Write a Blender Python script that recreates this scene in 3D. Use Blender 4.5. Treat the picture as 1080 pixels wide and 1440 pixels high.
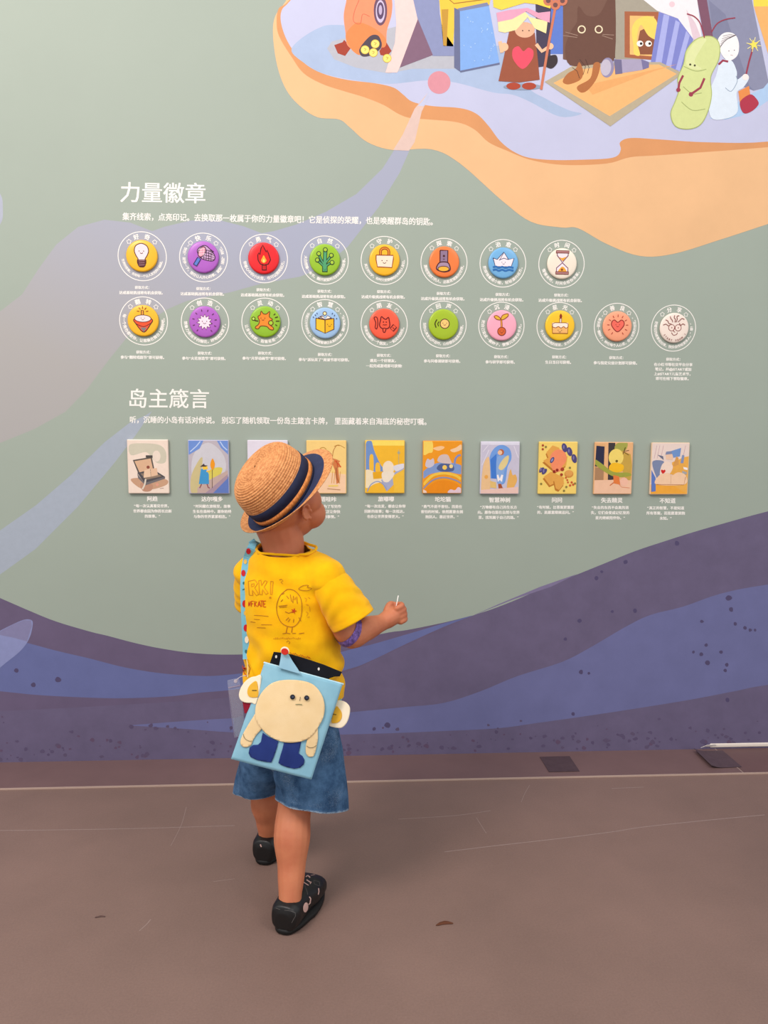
import bpy, bmesh, math, random
import numpy as np
from mathutils import Vector, Matrix, noise
from mathutils.bvhtree import BVHTree
from mathutils.geometry import delaunay_2d_cdt

S = bpy.context.scene
C = S.collection
for o in list(bpy.data.objects): bpy.data.objects.remove(o)
random.seed(4)
V = Vector
PI = math.pi

# ------------------------------------------------------------------ camera
F_PX = 1060.0
PITCH, YAW, ROLL = 0.1068, 0.0570, 0.0052
CAM = V((0, 0, 1.0))
WALL_Y = 2.235
cp, sp, cy, sy = math.cos(PITCH), math.sin(PITCH), math.cos(YAW), math.sin(YAW)
FW = V((sy*cp, cy*cp, -sp)); _r = V((cy, -sy, 0)); _u = _r.cross(FW)
RT = _r*math.cos(ROLL) + _u*math.sin(ROLL)
UP = -_r*math.sin(ROLL) + _u*math.cos(ROLL)
cd = bpy.data.cameras.new('camera'); cam = bpy.data.objects.new('camera', cd); C.objects.link(cam)
cam.matrix_world = Matrix(((RT.x, UP.x, -FW.x, CAM.x), (RT.y, UP.y, -FW.y, CAM.y), (RT.z, UP.z, -FW.z, CAM.z), (0, 0, 0, 1)))
cd.sensor_fit = 'VERTICAL'; cd.sensor_height = 36.0; cd.lens = 36.0*F_PX/1440; cd.clip_start = .02
S.camera = cam

# ------------------------------------------------------------------ light
w = bpy.data.worlds.new('hall_light'); S.world = w; w.use_nodes = True
w.node_tree.nodes['Background'].inputs[0].default_value = (.95, .98, 1.0, 1)
w.node_tree.nodes['Background'].inputs[1].default_value = .77
def area(name, loc, target, size, energy, col=(1, .95, .88), sy_=None):
    l = bpy.data.lights.new(name, 'AREA'); l.energy = energy; l.color = col; l.size = size
    if sy_: l.shape = 'RECTANGLE'; l.size_y = sy_
    o = bpy.data.objects.new(name, l); C.objects.link(o); o.location = loc
    o.rotation_euler = (V(target)-V(loc)).to_track_quat('-Z', 'Y').to_euler()
    return o
area('ceiling_lamp', (-1.7, -.1, 3.3), (-.1, 1.9, .6), .9, 58, (1, .88, .82))
area('ceiling_lamp', (-.3, .2, 3.9), (0, 2.2, 1.3), 2.2, 16, (1, .88, .84), 1.0)
area('ceiling_lamp', (1.9, -.4, 3.4), (.3, 2.0, .6), .9, 20, (1, .89, .84))
S.view_settings.view_transform = 'Standard'; S.view_settings.look = 'None'
S.view_settings.gamma = 1; S.view_settings.use_curve_mapping = False
S.view_settings.exposure = 0.24

# ------------------------------------------------------------------ pixel helpers (measured from the photograph)
def D(px, py): return FW*F_PX + RT*(px-540) - UP*(py-720)
def W(px, py, y=None):
    d = D(px, py); t = ((WALL_Y if y is None else y)-CAM.y)/d.y
    return CAM + d*t
def G(px, py, z=0.0):
    d = D(px, py); return CAM + d*((z-CAM.z)/d.z)
def pxm(y, p=None):                      # metres per pixel at depth y
    return (y/ (FW.y)) / F_PX

# ------------------------------------------------------------------ materials
def lin(c): return c/12.92 if c <= .04045 else ((c+.055)/1.055)**2.4
def hexc(h, g=1.0):
    h = h.lstrip('#'); return tuple(min(.95, lin(int(h[i:i+2], 16)/255)*g) for i in (0, 2, 4)) + (1,)
MATS = {}
def mat(h, rough=.75, g=1.0, spec=.3, name=None, bump=0, bscale=400, var=0, vscale=6, metal=0, sheen=0, sss=0):
    key = (h, rough, g, spec, bump, bscale, var, vscale, metal, sheen, sss)
    if key in MATS: return MATS[key]
    m = bpy.data.materials.new(name or ('paint_'+h.lstrip('#'))); m.use_nodes = True
    n = m.node_tree.nodes; l = m.node_tree.links; b = n['Principled BSDF']
    c = hexc(h, g)
    b.inputs['Base Color'].default_value = c; b.inputs['Roughness'].default_value = rough
    b.inputs['Specular IOR Level'].default_value = spec; b.inputs['Metallic'].default_value = metal
    if sheen: b.inputs['Sheen Weight'].default_value = sheen
    if sss:
        b.inputs['Subsurface Weight'].default_value = sss; b.inputs['Subsurface Radius'].default_value = (.012, .005, .003); b.inputs['Subsurface Scale'].default_value = 1
    tc = n.new('ShaderNodeTexCoord')
    if var:
        nz = n.new('ShaderNodeTexNoise'); nz.inputs['Scale'].default_value = vscale; nz.inputs['Detail'].default_value = 6; nz.inputs['Roughness'].default_value = .65
        l.new(tc.outputs['Object'], nz.inputs['Vector'])
        mr = n.new('ShaderNodeMapRange'); mr.inputs[1].default_value = .3; mr.inputs[2].default_value = .7; mr.inputs[3].default_value = 1-var; mr.inputs[4].default_value = 1+var
        l.new(nz.outputs[0], mr.inputs[0])
        mx = n.new('ShaderNodeVectorMath'); mx.operation = 'SCALE'; mx.inputs[0].default_value = c[:3]
        l.new(mr.outputs[0], mx.inputs['Scale']); l.new(mx.outputs[0], b.inputs['Base Color'])
    if bump:
        nz = n.new('ShaderNodeTexNoise'); nz.inputs['Scale'].default_value = bscale; nz.inputs['Detail'].default_value = 3
        l.new(tc.outputs['Object'], nz.inputs['Vector'])
        bp = n.new('ShaderNodeBump'); bp.inputs['Strength'].default_value = bump; bp.inputs['Distance'].default_value = .002
        l.new(nz.outputs[0], bp.inputs['Height']); l.new(bp.outputs[0], b.inputs['Normal'])
    MATS[key] = m; return m
def pm(h): return mat(h, rough=.62, spec=.25, var=.035, vscale=60)      # printed ink

# ------------------------------------------------------------------ object helpers
def tag(o, label=None, cat=None, group=None, kind=None):
    if label: o['label'] = label
    if cat: o['category'] = cat
    if group: o['group'] = group
    if kind: o['kind'] = kind
    return o
def empty(name, loc=(0, 0, 0), M=None):
    o = bpy.data.objects.new(name, None); C.objects.link(o); o.empty_display_size = .05
    o.matrix_world = M if M is not None else Matrix.Translation(V(loc)); return o
def adopt(o, parent):
    if parent is not None:
        o.parent = parent; o.matrix_parent_inverse = wm(parent).inverted()
def wm(o):
    M = o.matrix_basis.copy()
    if o.parent: M = wm(o.parent) @ o.matrix_parent_inverse @ M
    return M
def link(name, me, mats=(), parent=None, smooth=False, M=None):
    o = bpy.data.objects.new(name, me); C.objects.link(o)
    for m in mats if isinstance(mats, (list, tuple)) else [mats]: me.materials.append(m)
    if M is not None: o.matrix_world = M
    adopt(o, parent)
    if smooth: me.polygons.foreach_set('use_smooth', [True]*len(me.polygons))
    return o
def mesh_np(name, vs, fs):
    me = bpy.data.meshes.new(name); me.from_pydata([tuple(v) for v in vs], [], fs); me.update(); return me
def origin_to(o, p):                     # move a mesh object's origin to p without moving its surface
    p = V(p); o.data.transform(Matrix.Translation(-p)); o.location = o.location + p
    return o
def bake(o):
    dg = bpy.context.evaluated_depsgraph_get(); dg.update()
    me = bpy.data.meshes.new_from_object(o.evaluated_get(dg)); o.modifiers.clear()
    old = o.data; o.data = me; bpy.data.meshes.remove(old); return o
def bevel_box(bm, lo, hi, bev=.002, seg=2):
    r = bmesh.ops.create_cube(bm, size=1); vs = r['verts']
    lo, hi = V(lo), V(hi)
    for v in vs: v.co = V([(lo[i]+hi[i])/2 + v.co[i]*(hi[i]-lo[i]) for i in range(3)])
    if bev: bmesh.ops.bevel(bm, geom=list({e for v in vs for e in v.link_edges}), offset=bev, segments=seg, profile=.5, affect='EDGES')
def bm_obj(name, bm, mats, parent=None, smooth=False, M=None):
    me = bpy.data.meshes.new(name); bm.to_mesh(me); bm.free(); return link(name, me, mats, parent, smooth, M)

def smoothpts(pts, closed=True, n=5):
    pts = [V((p[0], p[1])) for p in pts]; N = len(pts); out = []
    rng = range(N) if closed else range(N-1)
    for i in rng:
        p1, p2 = pts[i], pts[(i+1) % N]
        p0 = pts[i-1] if (closed or i > 0) else p1; p3 = pts[(i+2) % N] if (closed or i+2 < N) else p2
        for k in range(n):
            t = k/n
            out.append(.5*((2*p1)+(p2-p0)*t+(2*p0-5*p1+4*p2-p3)*t*t+(3*p1-p0-3*p2+p3)*t**3))
    if not closed: out.append(pts[-1])
    return out
def circ(cx, cy, rx, ry=None, rot=0, n=28):
    ry = ry or rx; c, s = math.cos(rot), math.sin(rot)
    return [(cx+rx*math.cos(a)*c-ry*math.sin(a)*s, cy+rx*math.cos(a)*s+ry*math.sin(a)*c) for a in [2*PI*k/n for k in range(n)]]
def stroke(pts, w):
    """outline polygon of a polyline of width w (list of 2-D)"""
    pts = [V((p[0], p[1])) for p in pts]; L, R = [], []
    for i, p in enumerate(pts):
        a = pts[max(0, i-1)]; b = pts[min(len(pts)-1, i+1)]; d = (b-a)
        if d.length < 1e-9: continue
        d.normalize(); nrm = V((-d.y, d.x))
        ww = (w[i] if isinstance(w, (list, tuple)) else w)/2
        L.append(p+nrm*ww); R.append(p-nrm*ww)
    return L, R

class Print:
    """flat printed picture: layered polygons on a plane. to3(x,y,lift) gives the point"""
    def __init__(s, to3, step=.00018, base=.0004):
        s.to3 = to3; s.v = []; s.f = []; s.mi = []; s.mats = []; s.z = base; s.step = step
    def m(s, h):
        mt = pm(h) if isinstance(h, str) else h
        if mt not in s.mats: s.mats.append(mt)
        return s.mats.index(mt)
    def face(s, pts, h):
        b = len(s.v); s.v += [s.to3(p[0], p[1], s.z) for p in pts]; s.f.append(list(range(b, b+len(pts)))); s.mi.append(s.m(h))
    def poly(s, pts, h, smooth=False, n=5):
        if smooth: pts = smoothpts(pts, True, n)
        s.face(pts, h); s.z += s.step; return s
    def circ(s, cx, cy, rx, h, ry=None, rot=0, n=28): return s.poly(circ(cx, cy, rx, ry, rot, n), h)
    def line(s, pts, w, h, smooth=False, closed=False):
        if smooth: pts = smoothpts(pts, closed, 4)
        if closed: pts = list(pts)+[pts[0]]
        L, R = stroke(pts, w)
        for i in range(len(L)-1): s.face([L[i], L[i+1], R[i+1], R[i]], h)
        s.z += s.step; return s
    def out(s, pts, fill, edge, w, smooth=False, n=5):
        if smooth: pts = smoothpts(pts, True, n)
        s.poly(pts, fill); return s.line(pts, w, edge, closed=True)
    def raw(s, vs, fs, h, dz=0):
        b = len(s.v); s.v += [s.to3(p[0], p[1], s.z+dz) for p in vs]; s.f += [[b+i for i in f] for f in fs]; s.mi += [s.m(h)]*len(fs)
    def build(s, name, parent):
        me = mesh_np(name, s.v, s.f); o = link(name, me, s.mats, parent)
        me.polygons.foreach_set('material_index', s.mi); return o

# ------------------------------------------------------------------ glyph library (Blender's own font)
GL = {}
def glyph(ch, off=0.0):
    k = (ch, off)
    if k in GL: return GL[k]
    cu = bpy.data.curves.new('g', 'FONT'); cu.body = ch; cu.size = 1; cu.resolution_u = 2; cu.offset = off; cu.fill_mode = 'FRONT'
    o = bpy.data.objects.new('g', cu); C.objects.link(o)
    dg = bpy.context.evaluated_depsgraph_get(); me = bpy.data.meshes.new_from_object(o.evaluated_get(dg))
    vs = [(v.co.x, v.co.y) for v in me.vertices]; fs = [list(p.vertices) for p in me.polygons]
    bpy.data.objects.remove(o); bpy.data.curves.remove(cu); bpy.data.meshes.remove(me)
    if vs:
        xs = [v[0] for v in vs]; wdt = max(xs)-min(xs); mn = min(xs)
    else: wdt, mn = .3, 0
    cjk = ord(ch) > 0x2000
    GL[k] = (vs, fs, None if cjk else wdt+.09, mn); return GL[k]
# calibrate the em of the CJK fallback
_a = glyph('一'); _xs = [v[0] for v in _a[0]]
EM = (max(_xs)-min(_xs))/.915
def layout(text, off, adv=1.0):
    x = 0; res = []
    for ch in text:
        if ch == ' ': x += EM*.35; continue
        vs, fs, wd, mn = glyph(ch, 0)
        a = EM*adv if wd is None else wd
        if ch in '“”': a = EM*adv*.5
        sx = 0 if wd is None else -mn+.04
        res.append((vs, fs, x+sx, a)); x += a
    return res, x
def bold(off): return ((0, 0),) if not off else ((-off, -off*.6), (off, -off*.6), (off, off*.6), (-off, off*.6))
def text_line(P, text, x0, y0, x1, y1, h, off=.0, size=None, hm=1.0):
    """text whose baseline runs from (x0,y0) to (x1,y1) in the picture's pixels (y down)"""
    res, tot = layout(text, 0); a, b = V((x0, y0)), V((x1, y1)); k = (b-a).length/tot; d = (b-a).normalized(); n_ = V((d.y, -d.x))
    for vs, fs, x, ad in res:
        for j_, (ox, oy) in enumerate(bold(off)): P.raw([a+d*(k*(x+ox+v[0]))+n_*(k*hm*(v[1]+oy)) for v in vs], fs, h, P.step*j_)
def text_mid(P, text, cx, yb, size, h, off, slope=0, hm=1.0):
    res, tot = layout(text, 0); k = size/EM; wd = k*tot
    text_line(P, text, cx-wd/2, yb-slope*wd/2, cx+wd/2, yb+slope*wd/2, h, off, hm=hm)
def text_arc(P, text, cx, cy, r, a0, a1, size, h, off, inward=True):
    """glyphs on a circle; angles in degrees, 0 = right, 90 = down (picture pixels)"""
    n = len(text); k = size/EM
    for i, ch in enumerate(text):
        if ch == ' ': continue
        a = math.radians(a0+(a1-a0)*(i+.5)/n); vs, fs, wd, mn = glyph(ch, 0)
        c = V((math.cos(a), math.sin(a)))
        up = -c if inward else c                       # reading direction: feet outward at the bottom
        rt = V((-up.y, up.x)) if not inward else V((-up.y, up.x))
        o_ = V((cx, cy))+c*r
        half = (EM if wd is None else wd)/2
        for j_, (ox, oy) in enumerate(bold(off)): P.raw([o_+rt*(k*(v[0]+ox-half))+up*(k*(v[1]+oy-.36*EM)) for v in vs], fs, h, P.step*j_)
WHITE = '#F4F1EA'

# ================================================================== SETTING
def slab(name, lo, hi, m, parent=None, bev=0, kind='structure'):
    bm = bmesh.new(); bevel_box(bm, lo, hi, bev); o = bm_obj(name, bm, m, parent)
    if kind and parent is None: o['kind'] = kind
    return o
wall_m = mat('#9FAB9F', rough=.6, spec=.3, bump=.12, bscale=900, var=.02, vscale=3, g=.97)
wall = slab('wall_back', (-2.55, WALL_Y, .008), (2.95, WALL_Y+.05, 3.1), wall_m)

def floor_mat():
    m = bpy.data.materials.new('floor_paint'); m.use_nodes = True; n = m.node_tree.nodes; l = m.node_tree.links; b = n['Principled BSDF']
    tc = n.new('ShaderNodeTexCoord')
    n1 = n.new('ShaderNodeTexNoise'); n1.inputs['Scale'].default_value = 2.2; n1.inputs['Detail'].default_value = 8; n1.inputs['Roughness'].default_value = .6
    n2 = n.new('ShaderNodeTexNoise'); n2.inputs['Scale'].default_value = 260; n2.inputs['Detail'].default_value = 3
    n3 = n.new('ShaderNodeTexNoise'); n3.inputs['Scale'].default_value = 24; n3.inputs['Detail'].default_value = 10; n3.inputs['Roughness'].default_value = .8; n3.inputs['Distortion'].default_value = 1.5
    for q in (n1, n2, n3): l.new(tc.outputs['Object'], q.inputs['Vector'])
    r1 = n.new('ShaderNodeValToRGB'); r1.color_ramp.elements[0].position = .3; r1.color_ramp.elements[0].color = hexc('#80685F', .85); r1.color_ramp.elements[1].position = .7; r1.color_ramp.elements[1].color = hexc('#8F746A', .85)
    l.new(n1.outputs[0], r1.inputs[0])
    r3 = n.new('ShaderNodeMapRange'); r3.inputs[1].default_value = .68; r3.inputs[2].default_value = .8; l.new(n3.outputs[0], r3.inputs[0])
    r2 = n.new('ShaderNodeMapRange'); r2.inputs[1].default_value = .3; r2.inputs[2].default_value = .7; r2.inputs[3].default_value = .94; r2.inputs[4].default_value = 1.06; l.new(n2.outputs[0], r2.inputs[0])
    vm = n.new('ShaderNodeVectorMath'); vm.operation = 'SCALE'; l.new(r1.outputs[0], vm.inputs[0]); l.new(r2.outputs[0], vm.inputs['Scale'])
    mx = n.new('ShaderNodeMix'); mx.data_type = 'RGBA'; mx.inputs['B'].default_value = hexc('#9E877F', .85)
    mu = n.new('ShaderNodeMath'); mu.operation = 'MULTIPLY'; mu.inputs[1].default_value = .5; l.new(r3.outputs[0], mu.inputs[0]); l.new(mu.outputs[0], mx.inputs['Factor'])
    l.new(vm.outputs[0], mx.inputs['A']); l.new(mx.outputs['Result'], b.inputs['Base Color'])
    b.inputs['Roughness'].default_value = .5; b.inputs['Specular IOR Level'].default_value = .3
    bp = n.new('ShaderNodeBump'); bp.inputs['Strength'].default_value = .12; bp.inputs['Distance'].default_value = .003; l.new(n2.outputs[0], bp.inputs['Height']); l.new(bp.outputs[0], b.inputs['Normal'])
    return m
floor = slab('floor', (-4, -3, -.06), (4.4, 2.6, 0), floor_mat())

# floor strip under the mural, its bright seam, the pale trim at the right
SEAM_Y = G(327, 1103.4).y
X985, X1000 = W(985, 1052).x, G(1000, 1060).x
strip_m = mat('#735A58', rough=.45, spec=.35, var=.06, vscale=9, bump=.06, bscale=300)
jx = G(1040, 1084).x
slab('trim_1', (-3.2, SEAM_Y, 0), (jx-.001, WALL_Y+.012, .0035), strip_m)
slab('trim_2', (jx+.0015, SEAM_Y, 0), (3.6, WALL_Y+.012, .0035), mat('#6B5150', rough=.5, var=.06, vscale=9))
slab('trim_3', (-3.2, SEAM_Y-.0035, 0), (3.6, SEAM_Y-.0003, .0042), mat('#B9A193', rough=.35, spec=.5))
slab('trim_4', (jx-.001, SEAM_Y, 0), (jx+.0015, WALL_Y+.01, .0042), mat('#A48F86', rough=.4))
bm = bmesh.new(); bevel_box(bm, (X985+.03, WALL_Y-.004, .0085), (2.95, WALL_Y+.004, .021), .003)
o = bm_obj('baseboard_back', bm, mat('#E8DCD0', rough=.4)); o['kind'] = 'structure'
# patches of dark tape on the strip
def ground_patch(name, pts, h, z0, th, label, cat, curl=0):
    P3 = [G(x, y, z0) for x, y in pts]; c = sum(P3, V())/len(P3); n_ = 6
    vs, fs = [], []
    for i in range(n_+1):
        for j in range(n_+1):
            u, v = i/n_, j/n_
            p = (P3[0]*(1-u)+P3[1]*u)*(1-v)+(P3[3]*(1-u)+P3[2]*u)*v
            e = curl*max(0, (.45-u)/.45)**2 if curl else 0
            vs.append(p+V((0, 0, th+e+.0006*noise.noise(p*60))))
    for i in range(n_):
        for j in range(n_):
            a = i*(n_+1)+j; fs.append([a, a+n_+1, a+n_+2, a+1])
    o = link(name, mesh_np(name, [v-c for v in vs], fs), mat(h, rough=.6, var=.12, vscale=40, bump=.2, bscale=500)); o.location = c
    sm = o.modifiers.new('s', 'SOLIDIFY'); sm.thickness = th; bake(o); tag(o, label, cat); return o
ground_patch('tape_patch', [(759, 1065), (801, 1064), (815, 1085), (772, 1086)], '#4F3E43', .0036, .0009, 'flat dark square of tape on the floor strip, left of the curled one', 'tape')
ground_patch('tape_patch', [(976, 1057.5), (1016, 1056), (1043, 1079), (1000, 1081)], '#54434A', .0036, .0011, 'curled dark square of tape under the end of the white baseboard', 'tape', curl=.009)
# small torn white paper bit at the start of the baseboard
bm = bmesh.new()
c0 = W(996, 1053)
pts = [(-.028, -.006), (-.01, .003), (.016, .006), (.024, .001), (.01, -.004), (-.012, -.004)]
vs = [bm.verts.new((c0.x+x, WALL_Y-.006-.003*math.sin(i), .017+z)) for i, (x, z) in enumerate(pts)]
bm.faces.new(vs); o = bm_obj('paper_scrap', bm, mat('#F1E9E0')); sm = o.modifiers.new('s', 'SOLIDIFY'); sm.thickness = .0008; bake(o)
origin_to(o, (c0.x, WALL_Y-.006, .017)); tag(o, 'torn white paper scrap at the left end of the white baseboard', 'paper')
# debris on the floor
def debris(px, py, L, lab, h, w_=.3, seed=1):
    c = G(px, py); rnd = random.Random(seed); n_ = 9; up_, dn = [], []
    for i in range(n_):
        t = i/(n_-1); x = (t-.5)*L; y = L*.22*math.sin(t*2.6)-L*.1; ww = L*w_*.5*math.sin(PI*min(1, max(0, t*.92+.04)))*(1+.5*(rnd.random()-.5))
        up_.append((x, y+ww)); dn.append((x, y-ww))
    vs, fs = [], []
    for i in range(n_):
        vs += [(up_[i][0], up_[i][1], .0010), (up_[i][0], (up_[i][1]+dn[i][1])/2, .0022), (dn[i][0], dn[i][1], .0010)]
    for i in range(n_-1):
        for k in (0, 1): a = 3*i+k; fs.append([a, a+3, a+4, a+1])
    o = link('dry_leaf', mesh_np('dry_leaf', vs, fs), mat(h, rough=.8)); o.location = c
    sm = o.modifiers.new('s', 'SOLIDIFY'); sm.thickness = .0006; sm.offset = 0; bake(o); tag(o, lab, 'leaf')
debris(625, 1300, .036, 'small curved brown leaf scrap on the open floor right of the child', '#5D3522')
debris(141, 1290, .020, 'tiny grey brown scrap on the floor left of the child', '#5A4440', .25, 3)
# scratches in the floor paint
Pf = Print(lambda x, y, z: G(x, y, 0)+V((0, 0, z)), step=.00003, base=.00015)
sc_m = mat('#94807A', rough=.5, var=.15, vscale=200)
for pts, ww in [([(625, 1198), (700, 1189), (780, 1180), (860, 1170), (905, 1163), (1000, 1153), (1075, 1146)], .9), ([(0, 1168), (90, 1167), (200, 1165), (330, 1161)], .8),
             ([(560, 1152), (640, 1147), (690, 1140)], .7), ([(196, 1309), (206, 1300), (212, 1293)], 1.1), ([(670, 1150), (680, 1166), (684, 1172)], .8),
             ([(733, 1128), (738, 1116), (745, 1104)], .8), ([(240, 1190), (255, 1160), (262, 1135)], .8), ([(860, 1109), (905, 1107)], .7), ([(300, 1240), (330, 1236)], .7)]:
    Pf.line(pts, ww, sc_m, smooth=True)
Pf.build('scuff_mark', floor)

# ================================================================== MURAL (flat print on the wall)
WX0, WX1 = -2.55, 2.95
def to_wall(x, y, z):
    p = W(x, y, WALL_Y-z*.1); p.x = max(WX0, min(WX1, p.x)); return p
def Pw(base): return Print(to_wall, base=base)
def q(region, sc):        # converter from a zoomed crop to photograph pixels
    return lambda pts: [(region[0]+a/sc, region[1]+b/sc) for a, b in pts]

# --- waves at the bottom
P = Pw(.0004)
VIO, BLU, VIO2 = '#5D5375', '#56629A', '#5A5279'
vio_m = mat('#675B77', rough=.6, var=.06, vscale=14, bump=.1, bscale=700); blu_m = mat('#666E9F', rough=.6, var=.06, vscale=10, bump=.1, bscale=700)
blu2_m = mat('#6C6F9C', rough=.6, var=.07, vscale=9, bump=.1, bscale=700); vio2_m = mat('#685F7C', rough=.6, var=.08, vscale=16, bump=.1, bscale=700)
top_l = [(-1100, 470), (-700, 560), (-350, 700), (-120, 790), (0, 841), (44, 860), (79, 874), (126, 888), (151, 894), (189, 904), (227, 912), (274, 918.5), (327, 920.5), (400, 917), (480, 903), (546, 889.5), (572, 886), (624, 875.5), (662, 866)]
def base_y(x): return 1073.2+(1055.6-1074)/960*x
def strip_to_floor(P, top, h):
    top = smoothpts(top, False, 4)
    for i in range(len(top)-1):
        a, b = top[i], top[i+1]; P.face([a, b, (b.x, base_y(b.x)), (a.x, base_y(a.x))], h)
    P.z += P.step
def band(P, up, lo, h, n=4):
    up = smoothpts(up, False, n); lo = smoothpts(lo, False, n); P.poly(up+lo[::-1], h)
strip_to_floor(P, top_l, vio_m)
band(P, [(-1100, 620), (-600, 730), (-250, 820), (0, 894), (38, 904), (79, 915), (126, 926), (173, 938), (220, 946), (268, 950), (315, 949.5), (400, 938), (490, 914), (520, 907), (572, 892), (624, 876.6), (664, 865.6)],
     [(-1100, 820), (-600, 900), (-250, 945), (0, 972), (63, 978), (142, 981.6), (189, 981.6), (242, 979), (283, 974), (327, 970), (420, 958), (490, 941), (520, 930), (572, 905), (624, 881.5), (664, 866)], blu_m)
P.build('printed_wave', wall)
P = Pw(.0012)
strip_to_floor(P, [(-1100, 1060), (-700, 1040), (-300, 1010), (0, 1000), (190, 990), (330, 980), (420, 962), (490, 944), (520, 931), (572, 907), (624, 884), (664, 866), (691, 857), (727, 843), (769, 824.5), (810, 808.5), (852, 791.5), (893, 775), (935, 761), (976, 748), (1018, 736), (1080, 719), (1200, 690), (1400, 655), (1900, 640), (2300, 640)], vio2_m)
band(P, [(186, 1019.6), (260, 1014), (330, 1010), (440, 1006), (520, 999), (572, 994), (624, 988.5), (676, 972), (727, 951), (790, 931), (831, 910), (878, 882.5), (914, 865), (961, 853), (1013, 835), (1080, 822), (1250, 800), (1600, 790), (2300, 780)],
     [(186, 1020.4), (260, 1025), (330, 1030), (440, 1033), (520, 1032), (624, 1028), (701, 1024), (753, 1017), (831, 1006), (909, 994), (976, 983), (1038, 971), (1080, 963), (1250, 940), (1600, 935), (2300, 930)], blu2_m)
P.poly([(664, 866), (700, 850), (760, 825), (812, 807), (775, 825), (722, 843)], '#7E7596')
P.build('printed_wave', wall)
# bottom-left leaf shape
P = Pw(.0020)
P.poly([(-60, 930), (-25, 900), (0, 887), (19, 877.5), (34, 871.5), (44, 872), (46, 879), (41, 898), (28, 916), (0, 939), (-50, 985)], '#8990BC', True)
P.poly([(0, 888), (19, 877.8), (34, 872), (43.5, 872.5), (45, 880), (38, 902), (20, 897), (0, 893)], '#8381A6')
P.build('printed_leaf', wall)
# mould-like dots of the print
P = Pw(.0022); rnd = random.Random(11)
P.step = .00002
for (x, y, r) in [(952, 764, 3.4), (880, 790, 3.2), (839, 813, 3), (846, 804, 2), (1025, 841, 4), (1028, 857, 3.4), (893, 859, 3), (1034, 877, 2.6), (1048, 883, 2.6), (1055, 886, 2.4), (1062, 886, 2), (986, 920, 3), (993, 907, 2.4), (975, 917, 2), (995, 932, 3.2), (1014, 917, 2.4), (1022, 935, 2.6), (1020, 943, 2.4), (817, 945, 3), (828, 947, 2), (987, 874, 2.4), (795, 899, 2.4), (815, 873, 3), (861, 860, 2), (806, 1004, 2.4), (1023, 984, 3), (82, 956, 4.2), (47, 963, 3.2), (23, 943, 3), (545, 1020, 4), (526, 1025, 2.4)]:
    P.poly(smoothpts([(x+r*(.8+.4*rnd.random())*math.cos(a), y+r*(.8+.4*rnd.random())*math.sin(a)) for a in [k*PI/3 for k in range(6)]], True, 3), '#524A6C')
for k in range(230):
    x = rnd.uniform(-60, 1080); lo_ = 1018 if x < 330 else 1030 if x < 700 else 1015
    y = base_y(x)-4-abs(rnd.gauss(0, .55))*(base_y(x)-lo_); r = rnd.uniform(.8, 3.6)
    if y < lo_-10: continue
    P.poly(smoothpts([(x+r*(.6+.8*rnd.random())*math.cos(a), y+r*(.5+.7*rnd.random())*math.sin(a)) for a in [j*PI/3 for j in range(6)]], True, 2), rnd.choice(['#5B506D', '#5E5370', '#60546F', '#64516B']))
P.build('printed_speckle', wall)['kind'] = 'stuff'

# --- beams / mist
def mist():
    m = bpy.data.materials.new('mist_print'); m.use_nodes = True; n = m.node_tree.nodes; l = m.node_tree.links; b = n['Principled BSDF']
    tc = n.new('ShaderNodeTexCoord'); sx = n.new('ShaderNodeSeparateXYZ'); l.new(tc.outputs['Object'], sx.inputs[0])
    ad = n.new('ShaderNodeMath'); ad.operation = 'MULTIPLY_ADD'; ad.inputs[1].default_value = .55; l.new(sx.outputs['X'], ad.inputs[0]); l.new(sx.outputs['Z'], ad.inputs[2])
    a = W(60, 520); b_ = W(400, 330)
    mr = n.new('ShaderNodeMapRange'); mr.inputs[1].default_value = a.x*.55+a.z+.05; mr.inputs[2].default_value = b_.x*.55+b_.z-.02; l.new(ad.outputs[0], mr.inputs[0])
    r = n.new('ShaderNodeValToRGB'); r.color_ramp.elements[0].color = hexc('#A8A6A4'); r.color_ramp.elements[1].color = hexc('#A3A8BB')
    l.new(mr.outputs[0], r.inputs[0]); l.new(r.outputs[0], b.inputs['Base Color']); b.inputs['Roughness'].default_value = .6; b.inputs['Specular IOR Level'].default_value = .3
    return m
MIST = mist()
P = Pw(.0004)
P.poly([(583, 198), (581, 200), (562, 243), (532, 292), (489, 347), (452, 377), (422, 389), (367, 399), (324, 411), (263, 423), (235, 435), (183, 469), (153, 506), (122, 548), (92, 579), (49, 603), (0, 623), (-80, 660), (-300, 740), (-300, 500), (-80, 470), (0, 438), (31, 414), (55, 377), (79, 344), (110, 319), (147, 309), (183, 313), (214, 325), (232, 318.6), (269, 310), (306, 309), (342, 318), (368, 328), (385, 325), (416, 316), (458, 298), (501, 273), (538, 237), (560, 202), (572, 180), (590, 160)], MIST, False)
P.poly([(214, 578), (205, 584), (183, 594), (147, 622), (100, 668), (50, 711), (0, 746), (-100, 810), (-100, 875), (0, 808), (50, 772), (110, 712), (160, 652), (190, 613)], '#A2ACB9')
P.poly([(-60, 245), (-20, 255), (0, 272), (4, 292), (0, 316), (-30, 340), (-70, 330)], '#A9AFBD', True)
P.build('printed_mist', wall)

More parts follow.
